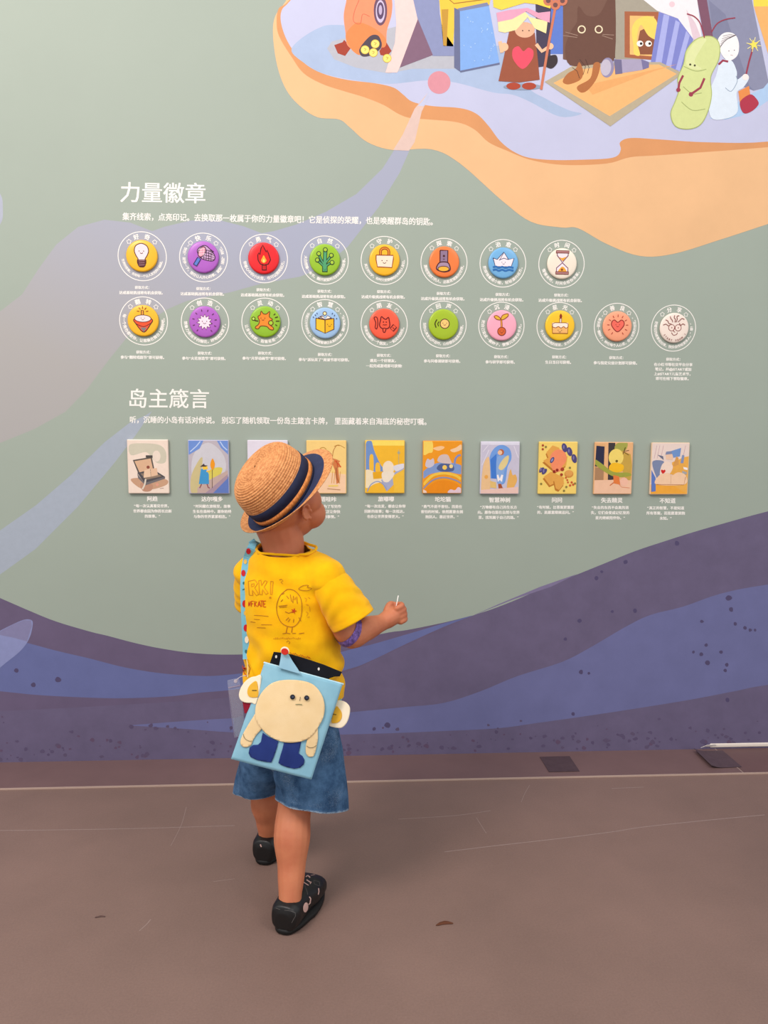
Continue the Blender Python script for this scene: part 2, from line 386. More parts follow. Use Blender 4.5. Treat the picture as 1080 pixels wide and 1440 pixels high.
# --- island
r1 = q((360, 0), 3); r2 = q((720, 0), 3); r3 = q((360, 100), 1.5)
P = Pw(.0026)
ORG = mat('#E6B888', rough=.6, spec=.25, var=.04, vscale=5, bump=.08, bscale=800); DORG = mat('#D49562', rough=.6, spec=.25, var=.05, vscale=8)
LAV = mat('#BFC2DC', rough=.6, spec=.25, var=.03, vscale=8); SHB = mat('#A5B7D4', rough=.6, spec=.25, var=.06, vscale=14)
P.poly([(440, -60), (403, 0), (387, 23), (384, 50), (390, 93), (403, 127), (423, 150), (447, 165), (477, 168), (493, 180), (517, 200), (553, 211), (607, 210), (647, 230), (707, 283), (747, 312), (790, 320), (813, 321), (853, 343), (900, 360), (947, 357), (1013, 337), (1080, 315), (1200, 275), (1330, 180), (1420, 20), (1380, -160), (1150, -250), (850, -260), (600, -200)], ORG, True)
P.poly([(445, -55), (407, 0), (392, 12), (389, 32), (393, 52), (410, 80), (427, 103), (453, 118), (483, 128), (513, 137), (540, 148), (560, 160), (577, 166), (603, 168), (643, 172), (667, 182), (687, 200), (713, 212), (747, 225), (793, 232), (853, 230), (887, 221), (933, 218), (1080, 207), (1200, 195), (1320, 120), (1370, 0), (1340, -130), (1120, -220), (850, -230), (610, -175)], DORG, True)
P.poly([(450, -50), (409, 0), (396, 15), (396, 36), (407, 63), (427, 88), (453, 103), (487, 112), (527, 117), (553, 123), (567, 133), (580, 143), (607, 149), (647, 152), (670, 160), (687, 177), (703, 198), (722, 213), (745, 222), (780, 225), (820, 224.5), (853, 223), (868, 219), (873, 210), (872, 200), (887, 194), (927, 196), (993, 200), (1080, 199), (1190, 180), (1300, 100), (1340, 0), (1300, -110), (1100, -190), (850, -210), (620, -160)], LAV, True)
P.poly([(410, 72), (420, 57), (447, 40), (473, 35), (547, 42), (640, 60), (720, 70), (740, 120), (770, 140), (800, 155), (818, 160), (787, 164), (745, 143), (720, 133), (693, 130), (640, 116), (600, 113), (547, 118), (500, 113), (453, 103), (427, 88)], SHB, True)
P.poly(r2([(830, 500), (900, 505), (965, 490), (1030, 460), (1080, 425), (1080, 350), (1060, 370), (1000, 400), (940, 440)]), '#A9C6E6')
P.poly(r1([(300, 205), (320, 175), (380, 160), (560, 120), (600, 110), (835, 230), (845, 290), (660, 290), (560, 310), (420, 285), (330, 250)]), '#B3B5BE')
P.poly([(602, 130), (583, 153), (566, 190), (553, 211), (575, 212), (583, 200), (593, 157), (607, 128)], '#D8BDB2')
P.poly([(602, 130), (594, 142), (588, 149), (597, 149), (607, 128)], '#BEC3DC')
P.build('printed_island', wall)
P = Pw(.0046); P.circ(617.5, 116, 16, '#D38F9A'); P.build('printed_dot', wall)

# --- printed pictures standing on the island
def pic(name, base=.0046):
    return Pw(base)
# orange sea creature
P = pic('a')
P.poly(r1([(330, 190), (365, 178), (372, 168), (402, 200), (376, 236), (345, 225)]), '#A0402F').poly(r1([(520, 215), (548, 175), (572, 215), (552, 238), (525, 232)]), '#A0402F')
P.poly(r1([(400, -60), (380, 10), (370, 70), (378, 140), (385, 190), (420, 210), (460, 190), (520, 175), (548, 190), (552, 130), (572, 60), (572, -10), (540, -80)]), '#EE9069', True)
P.poly(r1([(378, 150), (400, 205), (440, 232), (470, 190), (540, 200), (545, 160), (500, 120), (440, 95), (410, 105)]), '#E7874F', True)
P.line(r1([(435, 0), (415, 50), (412, 90), (440, 100), (450, 60), (480, 70)]), .9, '#C9664C', True)
P.circ(535, 15, 9.5, '#6C4E63', 21).circ(535, 16, 6.5, '#C9BBD6', 16).circ(535, 15, 5, '#5B4766', 12).circ(535, 14, 2.4, '#B9A9C6', 7)
P.poly(r1([(435, 215), (450, 185), (485, 150), (515, 150), (530, 180), (525, 205), (490, 232), (450, 238)]), '#4E4450', True)
for x, y in [(503, 185), (460, 210), (495, 222), (553, 246)]:
    cx, cy = r1([(x, y)])[0]; P.circ(cx, cy, 6.2, '#C9A63A').circ(cx, cy, 5.5, '#F2DC75').line([(cx-1.4, cy-2), (cx+1.6, cy-1), (cx-.6, cy+1.6)], .8, '#9A7B2C')
P.build('printed_creature', wall)
# leaning cones and slabs
P = pic('b', .0066)
P.poly(r1([(650, -60), (770, -60), (775, 60), (790, 130), (836, 195), (836, 236), (745, 236), (700, 140), (640, 30)]), '#8890B6')
P.poly(r1([(660, 60), (682, 78), (746, 232), (604, 286), (610, 190)]), '#7F6176')
P.poly(r1([(580, -60), (650, -60), (682, 82), (606, 285), (596, 306), (546, 306), (586, 180), (592, 100)]), '#E6CBC6')
P.build('printed_tent', wall)
P = pic('c', .0066)
P.poly(r1([(768, -60), (1000, -60), (985, 20), (840, 40), (832, 196), (790, 194), (782, 100)]), '#EDC244').poly(r1([(782, 40), (812, 38), (804, 194), (790, 192)]), '#BF9238')
P.line(r1([(795, -20), (835, 15), (985, -5)]), 1.5, '#A5752E')
P.poly(r1([(836, 32), (862, 45), (862, 303), (836, 285)]), '#666D8E').poly(r1([(860, 45), (982, 22), (1028, 270), (862, 304)]), '#7FA8E2')
P.poly(r1([(862, 298), (1028, 264), (1028, 272), (862, 306)]), '#666D8E').poly(r1([(850, 36), (975, 10), (984, 24), (862, 47)]), '#7B82A2')
for k in range(24): x, y = rnd.uniform(872, 1010), rnd.uniform(70, 270); P.poly([(360+(x+dx)/3, (y+dy)/3) for dx, dy in ((-3, 0), (0, -3), (3, 0), (0, 3))], '#A9C8EE')
P.build('printed_book', wall)
# backdrop behind the figures
P = pic('d', .0052)
P.poly([(757, -40), (797, -40), (795, 76), (760, 76)], '#5C79C6').poly([(753, 0), (775, 5), (774, 92), (755, 95)], '#453D52')
P.poly(r2([(215, -100), (435, -100), (435, 245), (330, 275), (215, 250)]), '#735346')
P.poly(r2([(435, -60), (500, -60), (620, 40), (620, 250), (435, 250)]), '#A19A8A')
P.poly(r2([(475, 48), (618, 50), (612, 255), (475, 242)]), '#A4603F').poly(r2([(497, 66), (600, 68), (596, 238), (497, 230)]), '#E9B871')
P.build('printed_backdrop', wall)
P = pic('g', .0066)
P.poly(r2([(520, 230), (540, 130), (600, 100), (612, 160), (600, 230)]), '#8A5238').poly(r2([(512, 190), (505, 130), (520, 90), (560, 68), (600, 76), (615, 110), (612, 165), (575, 150), (545, 105), (530, 140), (528, 180), (540, 232), (515, 228)]), '#F0CF62', True)
for x in (540, 576):
    cx, cy = r2([(x, 184)])[0]; P.circ(cx, cy, 4.6, '#F3EEE6', 4.2).circ(cx+1.6, cy, 1.9, '#2E2320')
P.build('printed_portrait', wall)
P = pic('k', .0060)
P.poly(r2([(480, -60), (775, -60), (800, 160), (765, 168), (700, 78), (612, 45)]), '#E7E3E6').circ(945, 6, 4, '#E6C6CE')
P.poly(r2([(770, -60), (812, -60), (850, 165), (812, 168)]), '#7A5064').poly(r2([(735, 40), (775, 100), (800, 165), (765, 168)]), '#D9C3CD')
P.poly(r2([(812, -60), (1000, -60), (1082, 345), (1060, 372), (1020, 382), (960, 360), (850, 165)]), '#878AA4').poly(r2([(830, 0), (900, 60), (1000, 360), (1020, 382), (960, 360), (850, 165)]), '#7B7E99')
P.poly([(1056, -40), (1110, -40), (1110, 9), (1060, 9)], '#F2D24B').poly([(1060, 9), (1110, 9), (1110, 85), (1083, 85)], '#EBAE68')
P.poly(r2([(620, 50), (700, 78), (765, 165), (718, 302), (586, 262)]), '#7B82C6')
for a in ([(640, 60), (664, 66), (630, 275), (604, 268)], [(690, 85), (708, 95), (670, 290), (648, 282)], [(735, 130), (750, 150), (708, 300), (690, 294)]): P.poly(r2(a), '#A5ABE0')
P.build('printed_tent', wall)
# mat, cat, torch
P = pic('h', .0086)
P.poly(r2([(138, 345), (255, 278), (450, 262), (625, 262), (722, 310), (415, 533)]), '#B3A78D').poly(r2([(175, 350), (290, 292), (450, 275), (620, 272), (695, 312), (412, 490)]), '#EBB374')
P.poly(r2([(310, 360), (700, 270), (600, 300), (340, 400)]), '#E2A566')
P.build('printed_mat', wall)
P = pic('f', .0096)
P.poly(r2([(245, 275), (225, 200), (250, 130), (275, 90), (280, 25), (315, 65), (365, 62), (400, 5), (432, -60), (434, 240), (385, 262), (345, 272)]), '#68473B', True, 4)
P.poly(r2([(215, 338), (235, 310), (268, 290), (284, 262), (300, 300), (290, 335), (245, 355), (220, 352)]), '#AE6B3C', True).poly(r2([(275, 365), (330, 330), (345, 268), (372, 270), (358, 330), (320, 380), (290, 390)]), '#AE6B3C', True)
for x in (294, 366):
    cx, cy = r2([(x, 124)])[0]; P.circ(cx, cy, 5.7, '#E6D9B6').circ(cx, cy, 4, '#68473B')
for a in ([(215, 150), (275, 158)], [(225, 135), (278, 150)], [(380, 150), (425, 165)], [(382, 145), (430, 148)], [(285, 250), (310, 280), (300, 315)], [(255, 285), (275, 300), (285, 330)], [(310, 250), (325, 285), (318, 310)]): P.line(r2(a), .7, '#4A3029' if a[0][1] > 200 else '#A98D7C')
P.poly(r2([(135, 265), (150, 240), (185, 232), (192, 262), (170, 288), (145, 282)]), '#3A3034', True)
P.build('printed_cat', wall)
P = pic('i', .0112)
P.poly(r2([(430, 250), (550, 250), (578, 262), (578, 284), (545, 296), (440, 312)]), '#A59DB8').poly(r2([(430, 250), (462, 252), (466, 310), (436, 314)]), '#6F6A8C').poly(r2([(545, 250), (578, 262), (578, 285), (552, 294)]), '#76719A')
P.circ(*r2([(402, 285)])[0], 9.5, '#8F88A8', 14, .1).circ(*r2([(396, 285)])[0], 7.4, '#BDB6C6', 11.5, .1)
P.build('printed_torch', wall)
# hooded figure with a heart and staff
P = pic('e', .0106)
P.circ(735, 122, 27, '#8E9CB0', 4.5)
P.poly([(716, 44), (735, 42), (752, 46), (756, 80), (759, 112), (730, 116), (701, 114), (709, 78)], '#96523A')
P.circ(738, 42, 14, '#DDAE8E', 11)
P.poly([(690, -40), (778, -40), (774, 12), (755, 6), (738, 4), (705, 14), (694, 10)], '#F0CE4C')
P.poly([(700, 28), (715, 26), (738, 16), (745, 24), (770, 30), (768, 47), (752, 40), (742, 24), (726, 42), (710, 46), (701, 44)], '#F0DFA2').poly([(698, 18), (716, 14), (742, 11), (757, 18), (774, 16), (773, 32), (757, 26), (740, 16), (720, 27), (700, 31)], '#DC9DB6')
P.line([(754, 62), (762, 72), (772, 66)], 5, '#EDBB96').circ(774, 65, 4.5, '#EDBB96').circ(709, 66, 6, '#EDBB96').line([(703, 58), (706, 74)], 5, '#EDBB96')
P.poly([(735, 97), (722, 84), (721, 70), (729, 65), (736, 72), (743, 67), (750, 72), (748, 84)], '#E04F64', True)
P.circ(722, 121, 10, '#A9452F', 5).circ(744, 121, 10, '#A9452F', 5).circ(735, 43, .9, '#4A3029').circ(744, 43, .9, '#4A3029')
P.line([(784, -40), (781, 10), (770, 70), (761, 126)], 3.6, '#C8775A')
for x, y in ((771, 1), (791, 1), (781, 7)): P.circ(x, y, 7, '#C8775A').circ(x, y, 3.4, '#6F4A48')
P.build('printed_figure', wall)
# robed child with a wand, green bean figure
P = pic('n', .0096)
P.poly(r2([(955, 385), (1000, 362), (1006, 405), (962, 438)]), '#E08A4A').poly(r2([(962, 430), (1004, 398), (1030, 415), (1040, 440), (1010, 470), (976, 476)]), '#AC3348', True)
P.poly(r2([(880, 258), (925, 255), (948, 300), (950, 335), (985, 312), (1000, 330), (975, 370), (948, 392), (952, 470), (905, 500), (840, 496), (830, 400), (860, 320)]), '#D7E3EE', True)
P.poly(r2([(868, 175), (885, 145), (915, 136), (945, 150), (958, 190), (950, 235), (915, 256), (885, 230)]), '#ECEAEA', True)
for k in range(6): P.line(r2([(874+k*3, 208-k*11), (888+k*6, 186-k*8), (905+k*6, 168-k*4), (925+k*4, 158-k*2), (942, 150)]), .55, '#4B3A44', True)
for x_, y_ in ((915, 215), (938, 212)): P.circ(*r2([(x_, y_)])[0], .7, '#4B3A44', n=8)
P.line(r2([(922, 232), (932, 234)]), .6, '#B08A8A')
P.line(r2([(872, 272), (890, 255), (912, 260)]), 3, '#98394C').line(r2([(945, 320), (950, 345), (925, 385), (900, 370)]), .8, '#8EA2B8', True)
P.line(r2([(988, 312), (1000, 260), (1016, 205)]), 2.2, '#98394C').circ(*r2([(985, 325)])[0], 4.4, '#F0E4E0')
cx, cy = r2([(1020, 188)])[0]
for k in range(8): a = k*PI/4+.2; P.line([(cx+5*math.cos(a), cy+5*math.sin(a)), (cx+10.5*math.cos(a), cy+10.5*math.sin(a))], .9, '#F6ECA0')
P.poly([(cx+(7.5 if k % 2 == 0 else 3.4)*math.cos(k*PI/5-.5), cy+(7.5 if k % 2 == 0 else 3.4)*math.sin(k*PI/5-.5)) for k in range(10)], '#F4DC5C')
P.build('printed_child', wall)
P = pic('m', .0122)
P.out(r2([(765, 175), (800, 156), (845, 155), (874, 185), (872, 250), (838, 325), (842, 400), (826, 470), (795, 525), (745, 544), (690, 532), (670, 480), (690, 425), (704, 380), (700, 330), (724, 270), (735, 215)]), '#CDD792', '#A9B56E', 1.2, True)
P.poly(r2([(740, 225), (780, 170), (820, 165), (800, 200), (770, 260), (800, 290), (760, 290), (735, 270)]), '#D7DEA2', True)
for a in ([(715, 430), (760, 465), (815, 460)], [(725, 280), (775, 300), (820, 292)], [(722, 365), (760, 395), (800, 392)]): P.line(r2(a), 1.0, '#9CA868', True)
P.line(r2([(722, 318), (706, 350), (702, 378)]), 3, '#98394C').circ(*r2([(702, 379)])[0], 3, '#98394C').line(r2([(812, 330), (795, 370), (757, 396)]), 3.2, '#98394C').circ(*r2([(755, 398)])[0], 3.2, '#98394C')
P.line(r2([(812, 160), (795, 100), (770, 70), (738, 58)]), 1.6, '#98394C', True).line(r2([(842, 135), (865, 100), (900, 82), (942, 75)]), 1.6, '#98394C', True)
P.circ(*r2([(752, 272)])[0], 1.5, '#4A4A30').circ(*r2([(771, 276)])[0], 1.5, '#4A4A30')
P.build('printed_bean', wall)

# --- lettering
def wtext(name, fn):
    P = Pw(.0030); fn(P); return P.build(name, wall)
wtext('printed_heading', lambda P: text_line(P, '力量徽章', 168, 281.5, 290, 283.5, WHITE, .012, hm=1.0))
wtext('printed_heading', lambda P: text_line(P, '岛主箴言', 179, 571, 295, 571.8, WHITE, .010, hm=1.0))
wtext('printed_sentence', lambda P: text_line(P, '集齐线索，点亮印记。去换取那一枚属于你的力量徽章吧！它是侦探的荣耀，也是唤醒群岛的钥匙。', 172, 308.5, 615, 316, WHITE, .022, hm=1.12))
wtext('printed_sentence', lambda P: text_line(P, '听，沉睡的小岛有话对你说。 别忘了随机领取一份岛主箴言卡牌， 里面藏着来自海底的秘密叮嘱。', 182, 594, 606, 597, WHITE, .022, hm=1.08))

# ================================================================== BADGES
KPX = .077*WALL_Y/84.4                    # metres on the wall per photo pixel
OUT = '#4F2327'
def local_print(k, y0=0.0, step=.00005, base=.00005):
    return Print(lambda x, y, z: V((x*k, y0-z, -y*k)), step=step, base=base)
BADGE_H = .0075
def badge_body(h):
    """pressed tin button: flat back, rolled rim, slightly domed face. radius 21.6 px"""
    R = 21.6*KPX; prof = [(0, 0), (R*.93, 0), (R*.985, .0012), (R, .0032), (R*.985, .0052), (R*.945, .0066), (R*.90, .0072), (R*.6, .0076), (R*.3, .0078)]
    n_ = 56; vs = [V((0, 0, 0))]; fs = []
    for r_, y in prof[1:]:
        for k in range(n_): a = 2*PI*k/n_; vs.append(V((r_*math.cos(a), -y, r_*math.sin(a))))
    vs.append(V((0, -.0079, 0))); m_ = len(prof)-1
    for k in range(n_):
        fs.append([0, 1+(k+1) % n_, 1+k]); b = 1+(m_-1)*n_; fs.append([b+k, b+(k+1) % n_, len(vs)-1])
        for j in range(m_-1): a, c = 1+j*n_, 1+(j+1)*n_; fs.append([a+k, a+(k+1) % n_, c+(k+1) % n_, c+k])
    return mesh_np('badge', vs, fs)
def face_on(P, x, y, s=1, c=OUT, smile=True):
    P.circ(x-3.2*s, y, .75*s, c, n=8).circ(x+3.2*s, y, .75*s, c, n=8)
    if smile: P.line([(x-2*s, y+2.2*s), (x-.8*s, y+3.3*s), (x+.8*s, y+3.3*s), (x+2*s, y+2.2*s)], .8*s, c, True)
def rays(P, x, y, r0, r1, a0, a1, n, w, c):
    for k in range(n): a = math.radians(a0+(a1-a0)*k/(n-1)); P.line([(x+r0*math.cos(a), y+r0*math.sin(a)), (x+r1*math.cos(a), y+r1*math.sin(a))], w, c)
# icons are drawn in photo pixels around the badge centre (zoomed crops / 6.35)
def z(pts, cx, cy, s=6.353): return [((x-cx)/s, (y-cy)/s) for x, y in pts]
def ic_bulb(P):
    P.out([(-9, -6), (-7, -12.5), (0, -15.5), (7, -12.5), (9.2, -6), (7, 0), (4.5, 4), (4.5, 6), (-4.5, 6), (-4.5, 4), (-7, 0)], '#F3DCE0', OUT, 1.1, True)
    P.poly([(-6, 5), (6, 5), (6, 9), (4.5, 13), (2.5, 14.8), (-2.5, 14.8), (-4.5, 13), (-6, 9)], OUT)
    for y in (6.8, 9.4, 12): P.line([(-4.3+y*.05, y), (4.3-y*.05, y-.5)], .9, '#A07580')
    face_on(P, 0, -5.8, .9)
def ic_net(P):
    P.out(z([(770, 255), (760, 215), (790, 185), (835, 180), (895, 245), (900, 285), (870, 300), (800, 285)], 805, 268), '#C9A3C9', '#3E2238', 1.1, True)
    for k in range(5):
        P.line(z([(800+18*k, 186+12*k), (790+20*k, 285+4*k)], 805, 268), .7, '#3E2238').line(z([(845, 190+22*k), (895, 225+16*k)], 805, 268), .6, '#3E2238')
    for k in range(4): P.line(z([(775+10*k, 200+25*k), (895-10*k, 225+20*k)], 805, 268), .6, '#3E2238')
    P.circ(*z([(797, 228)], 805, 268)[0], 4.6, '#3E2238', 7.6, .5).circ(*z([(797, 228)], 805, 268)[0], 3.6, '#E08FA6', 6.5, .5)
    for k in (-2, 0, 2): P.line(z([(770, 228+k*10), (822, 222+k*10)], 805, 268), .5, '#F0E0E6').line(z([(797+k*8, 195), (797+k*8, 262)], 805, 268), .5, '#F0E0E6')
    P.line(z([(775, 278), (737, 338)], 805, 268), 5.6, '#232A55').line(z([(773, 282), (740, 334)], 805, 268), 3.6, '#5B7CC8')
def ic_flame(P):
    P.poly(z([(245, 330), (285, 330), (285, 378), (245, 378)], 260, 277), '#3A0D10').poly(z([(251, 338), (279, 338), (279, 371), (251, 371)], 260, 277), '#C7211F')
    P.out(z([(215, 295), (212, 255), (222, 235), (230, 250), (240, 200), (255, 172), (268, 200), (285, 230), (288, 212), (300, 235), (310, 265), (318, 290), (300, 325), (265, 335), (232, 325)], 260, 277), '#DE1F1F', '#3A0D10', 1.2)
    P.poly(z([(240, 300), (250, 275), (262, 255), (275, 278), (284, 300), (262, 318)], 260, 277), '#F7B13A', True).poly(z([(255, 303), (262, 285), (270, 303), (262, 312)], 260, 277), '#F6E08A', True)
def ic_coral(P):
    c = (807, 290)
    segs = [([(808, 385), (808, 300), (812, 212)], 5.5), ([(800, 330), (775, 290), (757, 245)], 3.6), ([(798, 345), (770, 318), (745, 297)], 3.6), ([(815, 315), (840, 285), (860, 257)], 3.6), ([(815, 345), (840, 325), (868, 313)], 3.6)]
    for p, w_ in segs: P.line(z(p, *c), w_, '#1F3B2C')
    P.poly(z([(785, 350), (830, 350), (830, 392), (785, 392)], *c), '#1F3B2C')
    for p, w_ in segs: P.line(z(p, *c), w_-1.9, '#4FA06C')
    P.poly(z([(791, 340), (824, 340), (824, 386), (791, 386)], *c), '#4FA06C')
    for x, y in ((812, 210), (757, 243), (745, 295), (862, 255), (868, 313)): P.circ(*z([(x, y)], *c)[0], 3.1, '#1F3B2C').circ(*z([(x, y)], *c)[0], 2.1, '#A7C63C')
    face_on(P, 0, 12, .5, '#1F3B2C')
def ic_bag(P):
    c = (260, 300)
    P.line(z([(225, 265), (228, 220), (260, 203), (292, 220), (295, 265)], *c), 3.6, '#8E3418', True).line(z([(225, 265), (228, 220), (260, 203), (292, 220), (295, 265)], *c), 1.7, '#E08A2C', True)
    P.out(z([(188, 262), (332, 262), (334, 290), (322, 362), (200, 358), (188, 300)], *c), '#F6E0C8', '#8E3418', 1.2); face_on(P, -.2, 1, 1)
def ic_torch(P):
    c = (790, 315)
    P.out(z([(752, 222), (818, 222), (818, 330), (752, 330)], *c), '#8E7590', '#4A2226', 1.5)
    P.out(z([(755, 320), (815, 320), (836, 350), (836, 385), (785, 398), (728, 380), (728, 350)], *c), '#A58AA2', '#4A2226', 1.5, True)
    P.circ(*z([(783, 374)], *c)[0], 7.9, '#4A2226', 3.9).circ(*z([(783, 374)], *c)[0], 6.9, '#F6B43C', 2.9)
    P.circ(*z([(785, 268)], *c)[0], 1.5, '#4A2226').line(z([(778, 290), (784, 297), (792, 290)], *c), .8, '#4A2226')
def ic_boat(P):
    c = (309, 272); s = 5.4
    P.out(z([(232, 240), (262, 250), (310, 198), (345, 248), (385, 240), (365, 300), (250, 300)], c[0], c[1], s), '#F2E6EC', '#35406A', 1.1)
    P.line(z([(275, 255), (310, 240), (345, 250)], c[0], c[1], s), .9, '#35406A').line(z([(310, 200), (282, 250)], c[0], c[1], s), .7, '#35406A')
    for y in (305, 325): P.line(z([(232, y), (255, y-5), (275, y+4), (300, y-4), (325, y+4), (350, y-4), (383, y+2)], c[0], c[1], s), 2.5, '#2E6DB0', True)
    face_on(P, 0, -.5, .7, '#35406A')
def ic_glass(P):
    c = (754, 277); s = 5.4
    P.poly(z([(715, 195), (795, 195), (795, 215), (760, 262), (795, 310), (795, 345), (712, 345), (712, 310), (748, 262), (715, 215)], c[0], c[1], s), '#EDE4E8')
    P.line(z([(715, 200), (715, 222), (748, 262), (752, 275), (712, 310), (712, 340)], c[0], c[1], s), 1.2, '#80506A').line(z([(795, 200), (795, 222), (760, 262), (756, 275), (796, 310), (796, 340)], c[0], c[1], s), 1.2, '#80506A')
    P.poly(z([(726, 232), (750, 240), (784, 230), (756, 262)], c[0], c[1], s), '#EBA63A').poly(z([(725, 338), (740, 310), (755, 300), (772, 310), (785, 338)], c[0], c[1], s), '#EBA63A', True)
    for y in (196, 345): P.line(z([(705, y), (803, y)], c[0], c[1], s), 4, '#7A3B33').line(z([(709, y), (799, y)], c[0], c[1], s), 1.6, '#BB8888')
    P.circ(*z([(752, 322)], c[0], c[1], s)[0], 1.6, '#8A4A20')
def ic_top(P):
    c = (263, 228)
    P.out(z([(252, 145), (270, 145), (270, 198), (252, 198)], *c), '#F0A03C', OUT, 1).out(z([(195, 215), (335, 215), (322, 262), (268, 322), (210, 262)], *c), '#E8542E', OUT, 1.1, True)
    P.poly(z([(240, 285), (295, 285), (268, 322)], *c), '#7C7A78').line(z([(205, 255), (268, 278), (325, 250)], *c), .9, OUT, True)
    P.circ(0, -2.6, 11.2, OUT, 5).circ(0, -2.6, 10.2, '#F2DCDC', 4.1); face_on(P, 0, -3.2, .7); rays(P, 0, -11, 4.2, 7.5, 190, 350, 5, .9, '#9A4A18')
def ic_spark(P):
    P.out([((10.2 if k % 2 == 0 else 6.6)*math.cos(k*PI/11+.2), (10.2 if k % 2 == 0 else 6.6)*math.sin(k*PI/11+.2)+.6) for k in range(22)], '#F2DDE8', '#5B2A50', 1)
    face_on(P, 0, -.4, .9, '#5B2A50')
    for k in range(10): a = math.radians(130+k*31.5); P.line([(13.4*math.cos(a), 13.4*math.sin(a)), (16.2*math.cos(a), 16.2*math.sin(a))], 1, '#5B2A50')
def ic_star(P):
    c = (272, 245)
    P.line(z([(215, 242), (190, 238), (175, 224)], *c), 1.6, '#43300E')
    P.out(z([(212, 205), (232, 190), (240, 158), (258, 180), (285, 182), (312, 160), (308, 205), (335, 225), (312, 240), (300, 262), (338, 292), (338, 312), (310, 308), (285, 285), (235, 282), (215, 305), (190, 300), (195, 285), (215, 270), (225, 240)], *c), '#EE8A2C', '#6B3312', 1.1, True, 3)
    P.circ(*z([(320, 255)], *c)[0], 3.6, '#6B3312').circ(*z([(320, 255)], *c)[0], 2.4, '#A6CE3A').circ(*z([(175, 222)], *c)[0], 2.6, '#43300E').circ(*z([(175, 222)], *c)[0], 1.6, '#B9DC5A')
    face_on(P, -2.8, -4.5, .8)
    for a in ([(345, 190), (358, 178)], [(355, 212), (380, 203)], [(362, 240), (392, 238)], [(358, 268), (372, 278)]): P.line(z(a, *c), 1.2, '#43300E')
def ic_book(P):
    c = (808, 247)
    P.circ(*z([(805, 168)], *c)[0], 2.8, OUT).circ(*z([(805, 168)], *c)[0], 1.9, '#EFE6A8')
    for a in ([(750, 205), (785, 185), (806, 218)], [(862, 205), (828, 185), (806, 218)], [(765, 198), (795, 192), (806, 218)]): P.out(z(a, *c), '#E9E2DA', OUT, .8)
    P.out(z([(730, 208), (806, 222), (806, 332), (730, 298)], *c), '#F2C12E', OUT, 1.1).out(z([(882, 208), (808, 222), (808, 332), (882, 298)], *c), '#EAB422', OUT, 1.1)
    face_on(P, 5.8, 1.8, .8)
    for a in ([(705, 195), (712, 205)], [(722, 178), (730, 188)], [(738, 163), (742, 175)], [(872, 163), (866, 175)], [(890, 178), (884, 190)], [(908, 205), (902, 214)]): P.line(z(a, *c), 1, '#34406A')
def ic_friend(P):
    c = (256, 260); R_ = '#6B1414'; f = '#EE5A3E'
    P.out(z([(215, 275), (222, 235), (230, 200), (250, 215), (270, 222), (290, 205), (298, 235), (302, 275), (285, 298), (240, 300)], *c), f, R_, 1.5, True, 3).out(z([(245, 300), (268, 300), (262, 328), (248, 328)], *c), f, R_, 1.3, True)
    P.out(z([(168, 210), (192, 208), (200, 250), (192, 300), (178, 292), (182, 250)], *c), f, R_, 1.3, True).line(z([(318, 310), (348, 275)], *c), 7, R_).line(z([(320, 307), (346, 278)], *c), 4.2, f).line(z([(326, 290), (340, 300)], *c), 1.2, R_)
    P.circ(*z([(248, 245)], *c)[0], .9, R_).circ(*z([(272, 245)], *c)[0], .9, R_).line(z([(243, 272), (252, 265), (260, 272), (268, 265), (277, 270)], *c), 1, R_)
def ic_echo(P):
    c = (781, 268)
    P.circ(1.4, -.8, 6.7, OUT).circ(1.4, -.8, 5.6, '#F2C776'); face_on(P, 1.4, -1.6, .8)
    P.line(z([(722, 228), (706, 262), (716, 296)], *c), 1.5, '#43400E', True).line(z([(742, 245), (730, 264), (738, 284)], *c), 1.2, '#43400E', True)
def ic_sprout(P):
    c = (288, 273)
    P.line(z([(285, 300), (283, 250), (275, 212)], *c), 2.6, '#8A3A12', True).line(z([(285, 300), (283, 250), (275, 212)], *c), 1.2, '#E9A03C', True)
    P.out(z([(218, 200), (240, 192), (270, 212), (272, 228), (240, 224)], *c), '#E2B23A', '#8A3A12', 1, True).out(z([(278, 225), (290, 190), (335, 175), (338, 195), (305, 222)], *c), '#E2B23A', '#8A3A12', 1, True)
    P.circ(-.3, 8.1, 6, '#7A2C12').circ(-.3, 8.1, 5, '#D4622E'); face_on(P, -.3, 7.6, .75)
def ic_cake(P):
    c = (806, 278)
    P.out(z([(800, 215), (816, 215), (816, 255), (800, 255)], *c), '#F0E2D0', '#8A3A12', .9).poly(z([(797, 200), (808, 178), (820, 200), (808, 222)], *c), '#8A2A1A', True)
    P.out(z([(735, 262), (875, 262), (872, 345), (740, 345)], *c), '#EDB46A', '#8A3A12', 1.1).poly(z([(735, 262), (755, 254), (860, 254), (876, 262), (874, 290), (855, 300), (835, 287), (812, 300), (790, 287), (765, 298), (738, 290)], *c), '#F5E6D6', True)
    P.line(z([(738, 290), (765, 298), (790, 287), (812, 300), (835, 287), (855, 300), (874, 290)], *c), .9, '#8A3A12', True).line(z([(738, 290), (738, 264), (760, 255), (855, 255), (874, 264), (874, 290)], *c), .9, '#8A3A12'); face_on(P, -.4, 6.3, .75)
def ic_heart(P):
    P.out([(0, 7.5), (-8, 0), (-8.3, -5.5), (-4.8, -8.3), (0, -5.2), (4.8, -8.3), (8.6, -5.5), (8, 0)], '#EE6A5A', '#8A2220', 1.2, True)
    face_on(P, 0, -2, .8, '#8A2220'); rays(P, 0, -1, 11.4, 14.6, 125, 415, 11, 1, '#B04434')
